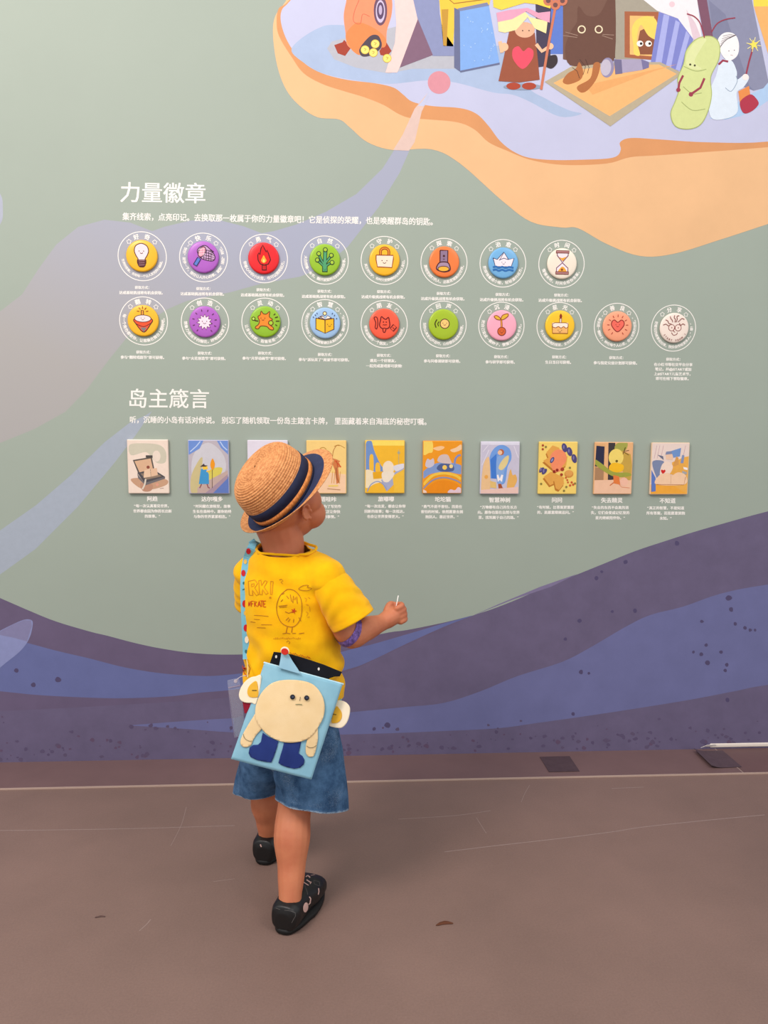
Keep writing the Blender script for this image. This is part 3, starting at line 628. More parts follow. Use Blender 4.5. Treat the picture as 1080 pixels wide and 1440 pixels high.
def ic_share(P):
    c = (810, 262); B = '#8A4A44'
    for x in (782, 840):
        cx, cy = z([(x, 262)], *c)[0]; P.circ(cx, cy, 4.7, B).circ(cx, cy, 3.8, '#F0DDD0').circ(cx+.3, cy, .8, B)
    P.line(z([(808, 262), (800, 290), (815, 300)], *c), .9, B, True).line(z([(782, 302), (800, 325), (828, 318), (835, 302)], *c), .9, B, True)
    for a in ([(705, 240), (730, 232), (750, 245), (765, 240)], [(725, 195), (745, 205), (755, 225), (778, 230)], [(765, 165), (772, 185), (782, 195), (790, 215)], [(805, 155), (800, 175), (812, 190), (808, 215)], [(845, 158), (825, 165), (828, 190), (818, 215)], [(892, 190), (870, 182), (850, 200), (835, 212)], [(900, 238), (880, 228), (862, 240), (848, 222)]): P.line(z(a, *c), 1, B, True)
    text_arc(P, 'START FROM ?', 0, 0, 17, 150, 25, 3.3, B, .02)
BADGES = [
 [(200.1, 360.5, '#F3B71C', ic_bulb, '好奇', '世界的答案，会给每一个让人发光的小脑袋。', (172, 8), ('参与', ), 'yellow badge with a smiling light bulb', 2),
  (286.3, 362.2, '#AD5CC0', ic_net, '快乐', '“快乐”是停一下，接住让人开心的事，就能“捕捉”到它。', (218, -38), None, 'purple badge with a butterfly net with a blue handle', 2),
  (371.0, 363.8, '#E3141C', ic_flame, '勇气', '带着心中的小火苗，也可以照亮远方。', (172, 0), None, 'bright red badge with a burning torch', 2),
  (456.8, 365.9, '#93BE1E', ic_coral, '自然', '大自然像一本书，翻开就能听见四季讲的故事。', (192, -12), None, 'green badge with a branching coral tree', 2),
  (540.6, 366.4, '#F6B81A', ic_bag, '守护', '真正的守护，有时只是静静陪在你的人身边。', (170, -8), None, 'golden badge with a smiling handbag', 3),
  (624.4, 369.0, '#EE7A35', ic_torch, '探索', '黑暗里提灯的人，总能发现新的世界。', (172, 2), None, 'orange badge with an upright flashlight', 3),
  (707.2, 370.4, '#6FAEDD', ic_boat, '治愈', '把烦恼叠成小船，轻轻漂向远方。', (172, 4), None, 'sky blue badge with a folded paper boat on waves', 3),
  (789.6, 371.3, '#EFE3D0', ic_glass, '时间', '慢慢来吧，时间会给你答案。', (165, 15), None, 'cream badge with an hourglass', 3)],
 [(202.0, 451.4, '#F3B71C', ic_top, '翻转', '每一个角色都是你，让想象在舞台上翻转吧。', (200, -15), None, 'yellow badge with a spinning top', ['参与“翻转戏剧节”即可获得。']),
  (288.4, 452.9, '#AC5BBE', ic_spark, '创造', '想象力是双手的烟花，砰地就绽放了。', (182, -2), None, 'purple badge with a smiling white spark', ['参与“火花创造节”即可获得。']),
  (373.2, 452.9, '#8DBB20', ic_star, '灵动', '让身体舞蹈，跟着星星一起奔跑。', (172, 4), None, 'green badge with a running orange star', ['参与“月芽动画节”即可获得。']),
  (457.3, 454.8, '#9BBEE2', ic_book, '智慧', '“书是打开世界的门，里面藏着通往未来的答案，翻开就有光。”', (222, -40), None, 'pale blue badge with an open yellow book', ['参与“派玩灵了”阅读节即可获得。']),
  (540.3, 456.0, '#F0593A', ic_friend, '朋友', '带来温暖的一个朋友，一起走向快乐。', (176, 2), None, 'red orange badge with a cat face outline', ['遇见一个好朋友，', '一起完成游戏即可获得!']),
  (623.4, 456.7, '#A0BC16', ic_echo, '回声', '当你认真发出声音时，山谷都会温柔地回答。', (186, -6), None, 'lime badge with a small round face and sound waves', ['参与问卷调研即可获得。']),
  (705.1, 458.0, '#F2A8BC', ic_sprout, '沉浸', '把自己变成一颗种子，慢慢沉浸就会长大。', (196, -12), None, 'pink badge with a sprouting seed', ['参与研学即可获得。']),
  (786.7, 458.3, '#F2C114', ic_cake, '星光', '今天你是最亮的星星，全世界都爱你。', (168, 8), None, 'yellow badge with a birthday cake', ['生日当日可获得。']),
  (867.1, 459.3, '#F2A07A', ic_heart, '善良', '“善良是一颗种子，种在每个人心里，会让世界开出花。”', (216, -36), None, 'salmon badge with a red heart and rays', ['参与指定公益计划即可获得。']),
  (947.1, 461.5, '#EFDFD2', ic_share, '分享', '把看见的故事说出来，快乐会传给更多人，“耶！”', (200, -22), None, 'cream badge with a face in round glasses and wavy hair', ['在小红书等社交平台分享', '笔记，并@iSTART或加', '上#iSTART儿童艺术节，', '即可在线下领取徽章。'])]]
for ri, row in enumerate(BADGES):
    for cx, cy, col, ic, nm, arc, (a0, a1), _x, lab, cap in row:
        c = W(cx, cy)
        o = link('badge', badge_body(col), mat(col, rough=.32, spec=.5), None, True); o.location = (c.x, WALL_Y-.0008, c.z)
        tag(o, lab+' on the mural', 'badge', 'round badges on the mural')
        P = local_print(KPX*1.06, -.0079); P.step = .00004; ic(P)
        ic_o = P.build('icon', None)
        ic_o.location = o.location; adopt(ic_o, o)
        # printed ring, stars, name and arc text around it
        P = Print(lambda x, y, z, c=c: V((c.x+x*KPX, WALL_Y-z*.1, c.z-y*KPX)), base=.0030)
        P.line(circ(0, 0, 33, n=56), 1.1, WHITE, closed=True)
        for sx in (-17.6, 17.6):
            st = [(sx+(3.3 if k % 2 == 0 else 2.2)*math.cos(k*PI/5-PI/2), -19.5+(3.3 if k % 2 == 0 else 2.2)*math.sin(k*PI/5-PI/2)) for k in range(10)]
            P.line(st, .8, WHITE, closed=True)
        text_arc(P, nm, 0, 0, 27.0, 238, 302, 7.6, WHITE, .035, inward=False)
        n_ = len(arc); span = abs(a0-a1)*PI/180*27.2
        text_arc(P, arc, 0, 0, 27.0, a0, a1, min(5.2, span/n_*1.06), WHITE, .035)
        P.build('printed_ring', wall)
        P = Pw(.0030)
        sl = .008
        text_mid(P, '获取方式：', cx+1, cy+45.5, 4.6, WHITE, .04, sl)
        lines = ['达成基础挑战将有机会获取。'] if cap == 2 else ['达成升级挑战将有机会获取。'] if cap == 3 else cap
        for k, t in enumerate(lines): text_mid(P, t, cx-.3, cy+53+k*(7.4 if len(lines) < 3 else 6.6), 4.95, WHITE, .04, sl)
        P.build('printed_caption', wall)

# ================================================================== CARDS
CARD_W, CARD_H, CARD_T = 57.6*KPX, 77.0*KPX, .009
def card(cx, cy, edge, art, label):
    c = W(cx, cy); bm = bmesh.new()
    bevel_box(bm, (-CARD_W/2, -CARD_T, -CARD_H/2), (CARD_W/2, 0, CARD_H/2), .0022, 2)
    o = bm_obj('picture_card', bm, mat(edge, rough=.35, spec=.5)); o.location = (c.x, WALL_Y-.0008, c.z)
    tag(o, label, 'card', 'picture cards on the mural')
    kx, ky = (CARD_W-.0042)/100, (CARD_H-.0042)/133
    def clip(v, a): return max(-a, min(a, v))
    P = Print(lambda x, y, z: V((clip(x-50, 50)*kx, -CARD_T-z*.3, -clip(y-66.5, 66.5)*ky)), step=.0001, base=.0002)
    art(P); a = P.build('artwork', None); a.location = o.location; adopt(a, o); return o
BG = lambda P, h: P.poly([(0, 0), (100, 0), (100, 133), (0, 133)], h)
def a1(P):
    BG(P, '#E9D6C6'); P.poly([(5, 12), (40, 8), (80, 12), (96, 30), (94, 55), (75, 58), (60, 45), (45, 30), (8, 38)], '#C9C3AE', True).circ(72, 40, 10, '#E4D4C4', 14)
    P.poly([(5, 100), (30, 95), (92, 98), (96, 112), (60, 124), (30, 122)], '#C39A7C', True).poly([(30, 108), (60, 112), (55, 128), (35, 128)], '#B98B72', True)
    P.poly([(12, 50), (60, 42), (66, 75), (25, 85)], '#5C534C').poly([(16, 53), (57, 46), (62, 72), (28, 81)], '#D6AE8C')
    P.poly([(22, 82), (70, 78), (92, 92), (40, 108)], '#4F4C50').poly([(40, 108), (92, 92), (92, 97), (42, 114), (24, 96), (22, 84)], '#6E6A6C').poly([(30, 84), (68, 81), (84, 91), (44, 100)], '#8B7866')
    P.poly([(40, 76), (55, 72), (56, 92), (38, 95)], '#E4C3A4').poly([(56, 72), (72, 70), (74, 88), (57, 92)], '#DDB898').circ(50, 68, 4, '#8B4A3A').poly([(45, 38), (62, 38), (62, 44), (45, 44)], '#4A4442')
    P.line([(43, 98), (40, 112), (34, 124)], 4, '#D9CDBC', True).circ(72, 112, 4, '#D79A84').line([(78, 122), (88, 121)], 1, '#8B5A4A')
def a2(P):
    BG(P, '#B9B0B8').poly([(10, 40), (50, 5), (90, 40), (85, 90), (15, 110)], '#C8C6CC', True).poly([(5, 133), (5, 90), (25, 50), (35, 45), (30, 90), (30, 133)], '#C6B886', True)
    P.poly([(45, 85), (60, 70), (85, 70), (70, 100), (45, 110)], '#D4C65A', True).poly([(20, 120), (50, 100), (98, 75), (100, 133), (20, 133)], '#BDA49C').poly([(55, 133), (100, 90), (100, 133)], '#5E77B8').poly([(40, 133), (98, 85), (98, 95), (60, 133)], '#A38C9C')
    P.poly([(0, 0), (38, 0), (28, 20), (0, 36)], '#6C8ED0').poly([(72, 0), (100, 0), (100, 35), (82, 18)], '#6C8ED0').line([(4, 28), (20, 14), (30, 2)], 2.5, '#B8CBEA').line([(80, 2), (88, 15), (98, 24)], 2.5, '#B8CBEA')
    P.poly([(30, 72), (42, 70), (50, 85), (50, 110), (24, 110)], '#3F93C8').poly([(34, 66), (46, 63), (48, 72), (36, 74)], '#EFC23C').poly([(28, 66), (38, 58), (40, 62), (48, 63), (42, 66)], '#463A36').line([(44, 78), (56, 76)], 3, '#EFC23C')
    P.line([(59, 70), (58, 120)], 1.3, '#5A4636').poly([(60, 45), (66, 60), (60, 74), (54, 62)], '#E8961E', True).line([(31, 110), (26, 120)], 2.6, '#8A4A56').line([(45, 110), (48, 119), (52, 120)], 2.6, '#8A4A56')
def a3(P):
    BG(P, '#DCD6E2').poly([(0, 60), (50, 50), (100, 70), (100, 133), (0, 133)], '#C6C2D6', True).poly([(30, 60), (55, 55), (70, 80), (40, 90)], '#E6C9A8', True)
def a4(P):
    BG(P, '#F0CC7E').poly([(0, 90), (50, 80), (100, 85), (100, 133), (0, 133)], '#F0C9A4').line([(30, 24), (36, 18), (44, 17), (50, 22)], 2, '#B98A3A', True)
    P.line([(66, 38), (68, 25), (76, 12), (84, 12)], 1.8, '#B5763A', True).line([(70, 14), (82, 10), (98, 18)], 1.6, '#B98A3A', True).line([(66, 38), (60, 42), (72, 48), (85, 52)], 2.4, '#CF5A2C')
    P.poly([(70, 45), (80, 48), (88, 68), (80, 66), (84, 105), (76, 110), (72, 75), (66, 60)], '#CE7A44').line([(72, 50), (88, 66)], 2, '#D0471F').line([(76, 50), (80, 68)], 2, '#B5522A').line([(75, 68), (77, 95), (84, 108)], 3, '#A7643C')
    for x in (66, 72, 86): P.line([(x, 78), (x-3, 108)], 1.8, '#D9A05C')
    P.line([(52, 122), (86, 125)], 2, '#B98A66').line([(55, 115), (80, 114)], 4, '#EBCB6A')
def a5(P):
    BG(P, '#EDB52E').poly([(0, 0), (100, 0), (100, 12), (0, 12)], '#F4D860').poly([(0, 8), (14, 0), (22, 25), (38, 60), (50, 78), (30, 100), (0, 75)], '#6F8FC4', True)
    P.poly([(10, 75), (10, 40), (16, 34), (20, 42), (20, 78)], '#EDB93A', True).poly([(26, 80), (26, 60), (32, 55), (37, 62), (37, 84)], '#EDB93A', True).poly([(0, 75), (30, 82), (55, 88), (60, 100), (25, 110), (0, 120)], '#EAD9B6', True)
    P.poly([(18, 80), (45, 78), (46, 96), (20, 98)], '#E2A61E').poly([(40, 100), (70, 85), (100, 60), (100, 85), (75, 110), (55, 130), (45, 112)], '#A3A8C4').poly([(70, 90), (100, 72), (100, 133), (75, 133)], '#EBBB3C')
    P.circ(59, 70, 15, '#EBD9BE', 19).poly([(44, 80), (75, 82), (60, 105), (45, 102)], '#E9DCC8', True).poly([(72, 65), (100, 58), (100, 68), (80, 78)], '#D8D6DE', True).line([(4, 130), (14, 112), (30, 104), (44, 110), (55, 125)], 2.5, '#8A9AC0', True).line([(86, 22), (86, 60)], 1.4, '#B6AE86').circ(86, 30, 3.5, '#A8A88C')
def a6(P):
    BG(P, '#E8951C').poly([(0, 0), (22, 0), (24, 26), (14, 30), (0, 34)], '#EFCF5E', True).poly([(25, 18), (45, 12), (55, 16), (40, 24)], '#EFC08A', True).poly([(70, 22), (85, 16), (98, 8), (100, 20), (80, 28)], '#EDC79C', True)
    P.poly([(0, 78), (30, 58), (60, 54), (100, 62), (100, 84), (60, 78), (20, 84), (0, 96)], '#7C96C8', True).poly([(5, 62), (10, 45), (18, 48), (26, 44), (28, 60), (15, 68)], '#C7BEC8', True)
    P.poly([(38, 52), (44, 36), (62, 34), (70, 46), (72, 58)], '#CDB9B6', True).poly([(35, 70), (45, 58), (70, 58), (80, 64), (78, 76), (50, 78)], '#4B5C8C', True).circ(56, 67, 6, '#EBC45A').circ(73, 64, 5, '#EBD08A').line([(82, 60), (84, 45), (92, 36), (98, 36)], 5, '#7C8CC0', True)
    P.line([(0, 112), (25, 88), (55, 82), (85, 88), (100, 98)], 7, '#EEC044', True).line([(0, 122), (25, 100), (55, 93), (85, 100), (100, 108)], 3.5, '#8C8EA8', True).poly([(5, 133), (25, 108), (55, 100), (90, 110), (98, 133)], '#E4880F', True).poly([(66, 133), (72, 124), (84, 126), (92, 118), (100, 122), (100, 133)], '#DCC2CC', True).poly([(0, 124), (8, 128), (10, 133), (0, 133)], '#E8CDBE')
def a7(P):
    BG(P, '#C3BED0').poly([(0, 0), (100, 0), (100, 7), (0, 7)], '#DAD8E6').poly([(20, 100), (22, 40), (35, 15), (55, 7), (75, 18), (80, 42), (70, 65), (64, 105), (45, 108), (40, 90), (25, 95)], '#6E9ADA', True)
    for a in ([(2, 60), (20, 20)], [(86, 10), (98, 40)], [(4, 25), (18, 8)]): P.line(a, 2, '#DAD6E2')
    P.poly([(24, 45), (40, 30), (42, 95), (28, 94)], '#3F78CC').poly([(42, 40), (58, 34), (72, 45), (62, 75), (58, 105), (44, 105), (40, 70)], '#83A7DA', True).poly([(46, 66), (56, 46), (72, 34), (70, 55), (56, 72)], '#DDC88C', True)
    P.circ(52, 26, 8, '#B5643C').circ(49, 27, 6, '#E9BFA0').poly([(42, 85), (46, 84), (50, 95), (54, 84), (59, 85), (56, 103), (50, 98), (45, 103)], '#F0E8E8').poly([(46, 108), (54, 108), (58, 118), (66, 122), (64, 127), (48, 126)], '#A2502E')
    P.poly([(2, 133), (4, 70), (12, 44), (22, 46), (24, 133)], '#E3BC8C', True).poly([(70, 120), (72, 95), (78, 70), (84, 85), (92, 84), (96, 100), (84, 122)], '#E0AC5C', True).poly([(24, 100), (40, 104), (42, 120), (26, 118)], '#DCB870').poly([(0, 124), (100, 116), (100, 133), (0, 133)], '#E4C0B4').circ(14, 90, 5, '#E2A24C')
def a8(P):
    BG(P, '#EFCF6C')
    def slabp(pts): P.poly([(x-2, y+5) for x, y in pts], '#B97528').poly(pts, '#E0A24A')
    slabp([(18, 26), (34, 8), (52, 14), (60, 40), (40, 44), (24, 40)]); slabp([(10, 48), (30, 36), (75, 36), (72, 60), (45, 76), (32, 66)]); slabp([(12, 90), (32, 76), (68, 92), (60, 118), (52, 112), (48, 104), (30, 112)]); slabp([(40, 96), (66, 98), (68, 108), (55, 124), (46, 120)])
    P.circ(50, 42, 22, '#EF8C62', 24, .5).poly([(32, 55), (60, 60), (58, 74), (40, 76)], '#EF8C62', True).circ(34, 46, 4.6, '#3F4476', 8.5, .5).circ(34, 46, 2.2, '#8A90BE', 5, .5).circ(80, 82, 12, '#CE8A3C', 10).circ(80, 80, 10, '#DE9E50', 8)
    for x, y, a in ((66, 14, 0), (80, 24, 0), (93, 42, 0), (6, 72, 1.2), (14, 76, 1)): P.circ(x, y, 7 if x > 20 else 5, '#4C4478', 12 if x > 20 else 9, a-.3).circ(x-2, y-2, 2, '#7C74A6', 5)
    for x, y, r_, h in ((40, 76, 4, '#8E2418'), (48, 72, 4, '#8E2418'), (62, 70, 5, '#A23A22'), (60, 84, 4, '#A23A22'), (8, 8, 3, '#A8402C'), (8, 18, 3, '#A8402C'), (16, 12, 3, '#8A7A3C'), (82, 66, 3, '#8A7A3C'), (76, 98, 2.5, '#C8502C'), (78, 104, 2.5, '#C8502C'), (88, 104, 3, '#C8502C'), (92, 110, 3, '#C8502C'), (84, 112, 3, '#C8502C'), (97, 107, 3, '#8A7A3C'), (74, 116, 3, '#8A7A3C'), (68, 126, 3, '#8A7A3C'), (6, 108, 3, '#8A7A3C'), (72, 92, 2.5, '#C8502C')): P.circ(x, y, r_, h, n=10)
def a9(P):
    BG(P, '#E5B07C').poly([(0, 4), (26, 4), (26, 100), (0, 98)], '#DDAA74').poly([(2, 8), (24, 10), (24, 64), (0, 62)], '#2A2A44').poly([(0, 64), (24, 66), (24, 98), (0, 98)], '#A8805C').poly([(34, 0), (52, 0), (56, 30), (54, 96), (36, 98)], '#3C3638').poly([(62, 0), (85, 0), (80, 20), (54, 20), (52, 8)], '#A3A24A', True)
    P.poly([(0, 98), (100, 96), (100, 133), (0, 133)], '#EBBE9E').poly([(70, 20), (95, 30), (100, 60), (98, 98), (85, 98), (70, 60)], '#C4A046').circ(56, 38, 20, '#EDD36C', 22).poly([(38, 62), (50, 52), (76, 58), (74, 74), (50, 78), (40, 72)], '#F0B81E', True).circ(58, 48, 3.5, '#6A5A20').poly([(0, 44), (20, 56), (50, 76), (90, 78), (98, 86), (60, 90), (30, 78), (0, 56)], '#9DA040', True)
    P.line([(74, 30), (80, 12), (78, 22), (90, 20)], 2, '#6A4A26').line([(76, 24), (90, 32)], 1.8, '#6A4A26').poly([(50, 84), (66, 88), (70, 110), (52, 106)], '#E07A3A').circ(80, 102, 11, '#EDB9A0').line([(52, 104), (42, 112)], 2.5, '#C6683A').line([(66, 108), (74, 116), (96, 118)], 1.6, '#D98C6A')
def a10(P):
    BG(P, '#E6D2C8').poly([(0, 116), (0, 108), (100, 106), (100, 133), (0, 133)], '#EDA73A').poly([(55, 50), (88, 36), (100, 34), (100, 133), (60, 110)], '#E9AC4C')
    for x in (12, 20, 30, 90): P.line([(x, 6), (x-6, 40)], 1.3, '#C9A8AC')
    P.poly([(2, 48), (30, 46), (32, 60), (22, 96), (10, 80)], '#7A86A6', True).poly([(0, 70), (12, 90), (14, 126), (2, 128)], '#5B78BE').poly([(36, 24), (54, 22), (60, 30), (56, 44), (38, 42)], '#E9C3A6').poly([(38, 22), (56, 20), (54, 28), (36, 30)], '#7E8AAA').poly([(52, 20), (78, 12), (76, 34), (58, 38)], '#6E92C8').poly([(82, 30), (88, 32), (86, 52), (78, 52)], '#8292B8')
    P.poly([(30, 34), (14, 30), (32, 44)], '#6A6E84').poly([(58, 60), (66, 34), (72, 38), (74, 60)], '#D69A52').poly([(45, 78), (60, 62), (84, 54), (98, 66), (90, 80), (60, 82)], '#E5A84A', True).poly([(28, 56), (44, 48), (58, 62), (46, 84), (24, 84)], '#EED6C4', True)
    P.poly([(22, 84), (46, 78), (56, 84), (74, 76), (94, 84), (92, 108), (14, 108)], '#EFC9A6', True).line([(14, 108), (90, 109), (94, 88)], 1.4, '#B4723C').line([(54, 84), (54, 106)], .9, '#C89A78').poly([(86, 62), (98, 64), (98, 70), (88, 68)], '#F0EAE6').poly([(84, 72), (97, 76), (96, 82), (84, 78)], '#A3A6A8')
    P.poly([(31, 80), (26, 73), (28, 69), (32, 71), (36, 69), (38, 74)], '#CE2420', True)
CARDS = [
 (209.5, 655.9, '#E8D4C4', a1, 'pale card with an open suitcase drawing, first card of the row', '阿趋', ['“每一次认真看见世界，', '世界都会因为你而长出新', '的故事。”'], 0),
 (294.3, 656.4, '#B5B4CC', a2, 'lilac card with a figure in a blue cape holding a staff', '达尔嘎多', ['“时间藏在旅程里，故事', '生长在森林中。愿你始终', '与你的世界紧紧相连。”'], 0),
 (377.0, 656.5, '#DCD6E2', a3, 'whitish card almost hidden behind the straw hat', '嘟比', ['“想象会带你', '去往远方。”'], 0),
 (459.2, 656.6, '#EFC878', a4, 'yellow card with sketched palm-like lines, beside the straw hat', '塔哇咔', ['“我最为了写完作', '是但真正让你快', '乐来的事情。”'], 0),
 (541.0, 656.3, '#EDBB3C', a5, 'yellow card with blue arches and a pale round shape', '旅嘟嘟', ['“每一次出发，都会让你带', '回新的故事；每一次抵达，', '也会让世界变得更大。”'], 0),
 (621.5, 656.8, '#E8971F', a6, 'orange card with a blue curled creature over a striped arch', '坨坨猫', ['“勇气不是不害怕，而是在', '害怕的时候，依然愿意去拥', '抱别人、靠近世界。”'], 0),
 (702.1, 657.7, '#CFCBDA', a7, 'lavender card with a figure wrapped in a blue cloak', '智慧神树', ['“万物都有自己的生长方', '向。愿你也能在自然与世界', '里，找到属于自己的路。”'], 0),
 (783.2, 657.8, '#EFCF6C', a8, 'yellow card with scattered biscuits and purple berries', '问问', ['“有时候，比答案更重要', '的，是愿意继续追问。”'], 0),
 (861.0, 658.2, '#E5B07C', a9, 'card with a yellow round figure on a green leaf by a dark window', '失去精灵', ['“失去的东西不会真的消', '失，它们会变成记忆里的', '星光继续陪伴你。”'], 0),
 (940.0, 658.8, '#E9C9A8', a10, 'card with an open book and a small red heart, last card of the row', '不知道', ['“真正的智慧，不是知道', '所有答案，而是愿意拥抱', '未知。”'], 0)]
for cx, cy, e, art, lab, nm, cap, _ in CARDS:
    card(cx, cy, e, art, lab)
    P = Pw(.0030)
    text_mid(P, nm, cx+2-(cx-540)*.008, cy+48.2, 7.6, WHITE, .035, .003)
    for k, t in enumerate(cap): text_mid(P, t, cx+1-(cx-540)*.012, cy+57.4+k*7.25, 4.95, WHITE, .04, .003)
    P.build('printed_caption', wall)

# ================================================================== CHILD
def sphere_into(bm, c, r, rot=None, seg=16):
    M = Matrix.Translation(V(c)) @ ((rot.to_4x4()) if rot is not None else Matrix()) @ Matrix.Diagonal(V((r[0], r[1], r[2], 1)) if hasattr(r, '__len__') else V((r, r, r, 1)))
    bmesh.ops.create_uvsphere(bm, u_segments=seg, v_segments=max(8, seg*2//3), radius=1, matrix=M)
def frame(d, ref=V((0, 0, 1))):
    d = d.normalized(); x = d.cross(ref)
    if x.length < 1e-4: x = d.cross(V((0, 1, 0)))
    x.normalize(); return x, d.cross(x).normalized()
def limb_into(bm, pts, rad, seg=16, sub=5):
    """closed tapered tube through 3-D points with round ends"""
    P_, R_ = [], []
    N = len(pts)
    for i in range(N-1):
        p0, p1, p2, p3 = pts[max(0, i-1)], pts[i], pts[i+1], pts[min(N-1, i+2)]
        for k in range(sub):
            t = k/sub; P_.append(.5*((2*p1)+(p2-p0)*t+(2*p0-5*p1+4*p2-p3)*t*t+(3*p1-p0-3*p2+p3)*t**3)); tt = t*t*(3-2*t); R_.append(rad[i]*(1-tt)+rad[i+1]*tt)
    P_.append(pts[-1]); R_.append(rad[-1])
    rings = []
    x, y = frame(P_[1]-P_[0])
    for i, p in enumerate(P_):
        d = (P_[min(i+1, len(P_)-1)]-P_[max(0, i-1)]).normalized(); x = (x-d*x.dot(d)).normalized(); y = d.cross(x)
        rings.append([bm.verts.new(p+(x*math.cos(a)+y*math.sin(a))*R_[i]) for a in [2*PI*k/seg for k in range(seg)]])
    for a, b in zip(rings, rings[1:]):
        for k in range(seg): bm.faces.new([a[k], a[(k+1) % seg], b[(k+1) % seg], b[k]])
    bm.faces.new(rings[0][::-1]); bm.faces.new(rings[-1])
    sphere_into(bm, P_[0], R_[0]*.995, seg=seg); sphere_into(bm, P_[-1], R_[-1]*.995, seg=seg)
def loft_into(bm, rings, seg=40):
    """rings: (centre, vecA, vecB[, power]); closed"""
    R_ = []
    for r in rings:
        c, A, B = r[0], r[1], r[2]; e = r[3] if len(r) > 3 else 1.0
        row = []
        for k in range(seg):
            a = 2*PI*k/seg; ca, sa = math.cos(a), math.sin(a)
            row.append(bm.verts.new(c+A*(math.copysign(abs(ca)**e, ca))+B*(math.copysign(abs(sa)**e, sa))))
        R_.append(row)
    for a, b in zip(R_, R_[1:]):
        for k in range(seg): bm.faces.new([a[k], a[(k+1) % seg], b[(k+1) % seg], b[k]])
    bm.faces.new(R_[0][::-1]); bm.faces.new(R_[-1]); return R_
def fuse(name, bm, voxel, smooth_it, mats, parent, fac=.5):
    bmesh.ops.recalc_face_normals(bm, faces=bm.faces)
    o = bm_obj(name, bm, mats)
    m = o.modifiers.new('r', 'REMESH'); m.mode = 'VOXEL'; m.voxel_size = voxel; m.use_smooth_shade = True
    s = o.modifiers.new('s', 'SMOOTH'); s.factor = fac; s.iterations = smooth_it
    bake(o); adopt(o, parent); return o
def displace(o, fn):
    me = o.data; n_ = len(me.vertices); co = np.empty(n_*3); me.vertices.foreach_get('co', co); co = co.reshape(-1, 3)
    no = np.empty(n_*3); me.vertices.foreach_get('normal', no) if False else me.vertex_normals.foreach_get('vector', no); no = no.reshape(-1, 3)
    d = fn(co, no); co = co+no*d[:, None]; me.vertices.foreach_set('co', co.reshape(-1)); me.update()
def cutplane(o, p, n_, sel=None):
    bm = bmesh.new(); bm.from_mesh(o.data)
    fs = [f for f in bm.faces if sel is None or sel(f.calc_center_median())]
    geom = list({v for f in fs for v in f.verts})+list({e for f in fs for e in f.edges})+fs
    bmesh.ops.bisect_plane(bm, geom=geom, plane_co=p, plane_no=n_, clear_outer=True)
    bm.to_mesh(o.data); bm.free(); o.data.update()
def solidify(o, t, off=1):
    m = o.modifiers.new('s', 'SOLIDIFY'); m.thickness = t; m.offset = off; m.use_quality_normals = False; bake(o)
    o.data.polygons.foreach_set('use_smooth', [True]*len(o.data.polygons))
def bvh(o):
    me = o.data; M = wm(o); return BVHTree.FromPolygons([M @ v.co for v in me.vertices], [list(p.vertices) for p in me.polygons])

person = empty('person', G(398, 1262))
tag(person, 'small child seen from behind in yellow T-shirt, denim shorts and straw hat', 'person')

skin = bpy.data.materials.new('child_skin'); skin.use_nodes = True
_n = skin.node_tree.nodes; _l = skin.node_tree.links; _b = _n['Principled BSDF']
_tc = _n.new('ShaderNodeTexCoord'); _nz = _n.new('ShaderNodeTexNoise'); _nz.inputs['Scale'].default_value = 22; _nz.inputs['Detail'].default_value = 5
_l.new(_tc.outputs['Object'], _nz.inputs['Vector']); _r = _n.new('ShaderNodeValToRGB')
_r.color_ramp.elements[0].position = .3; _r.color_ramp.elements[0].color = hexc('#BD6C4A'); _r.color_ramp.elements[1].position = .7; _r.color_ramp.elements[1].color = hexc('#CC7F58')
_l.new(_nz.outputs[0], _r.inputs[0]); _l.new(_r.outputs[0], _b.inputs['Base Color']); _b.inputs['Roughness'].default_value = .55
_b.inputs['Subsurface Weight'].default_value = .12; _b.inputs['Subsurface Radius'].default_value = (.01, .004, .002); _b.inputs['Subsurface Scale'].default_value = 1

# head frame: turned right, tipped back
HC = W(397, 709, 1.585)
yw, pt = math.radians(40), math.radians(22)
HF = V((math.sin(yw)*math.cos(pt), math.cos(yw)*math.cos(pt), math.sin(pt))); HR = V((math.cos(yw), -math.sin(yw), 0)); HU = HR.cross(HF)
Hm = Matrix((HR, HF, HU)).transposed()
def H(x, y, z_): return HC+HR*x+HF*y+HU*z_
NB = W(400, 772, 1.575)                                  # base of the neck
SR, SL = W(458, 812, 1.525), W(356, 806, 1.625)
ELR, WRR, HDR = W(491, 893, 1.515), W(536, 876, 1.585), W(554, 866, 1.605)
ELL, WRL, HDL = W(362, 880, 1.70), W(392, 868, 1.775), W(402, 862, 1.80)
HIPR, HIPL = W(438, 1045, 1.535), W(383, 1040, 1.60)
KNR, ANR = W(414, 1138, 1.515), W(408, 1262, 1.448)
KNL, ANL = W(376, 1105, 1.675), W(377, 1173, 1.695)
PEL = W(411, 1010, 1.565)

bm = bmesh.new()
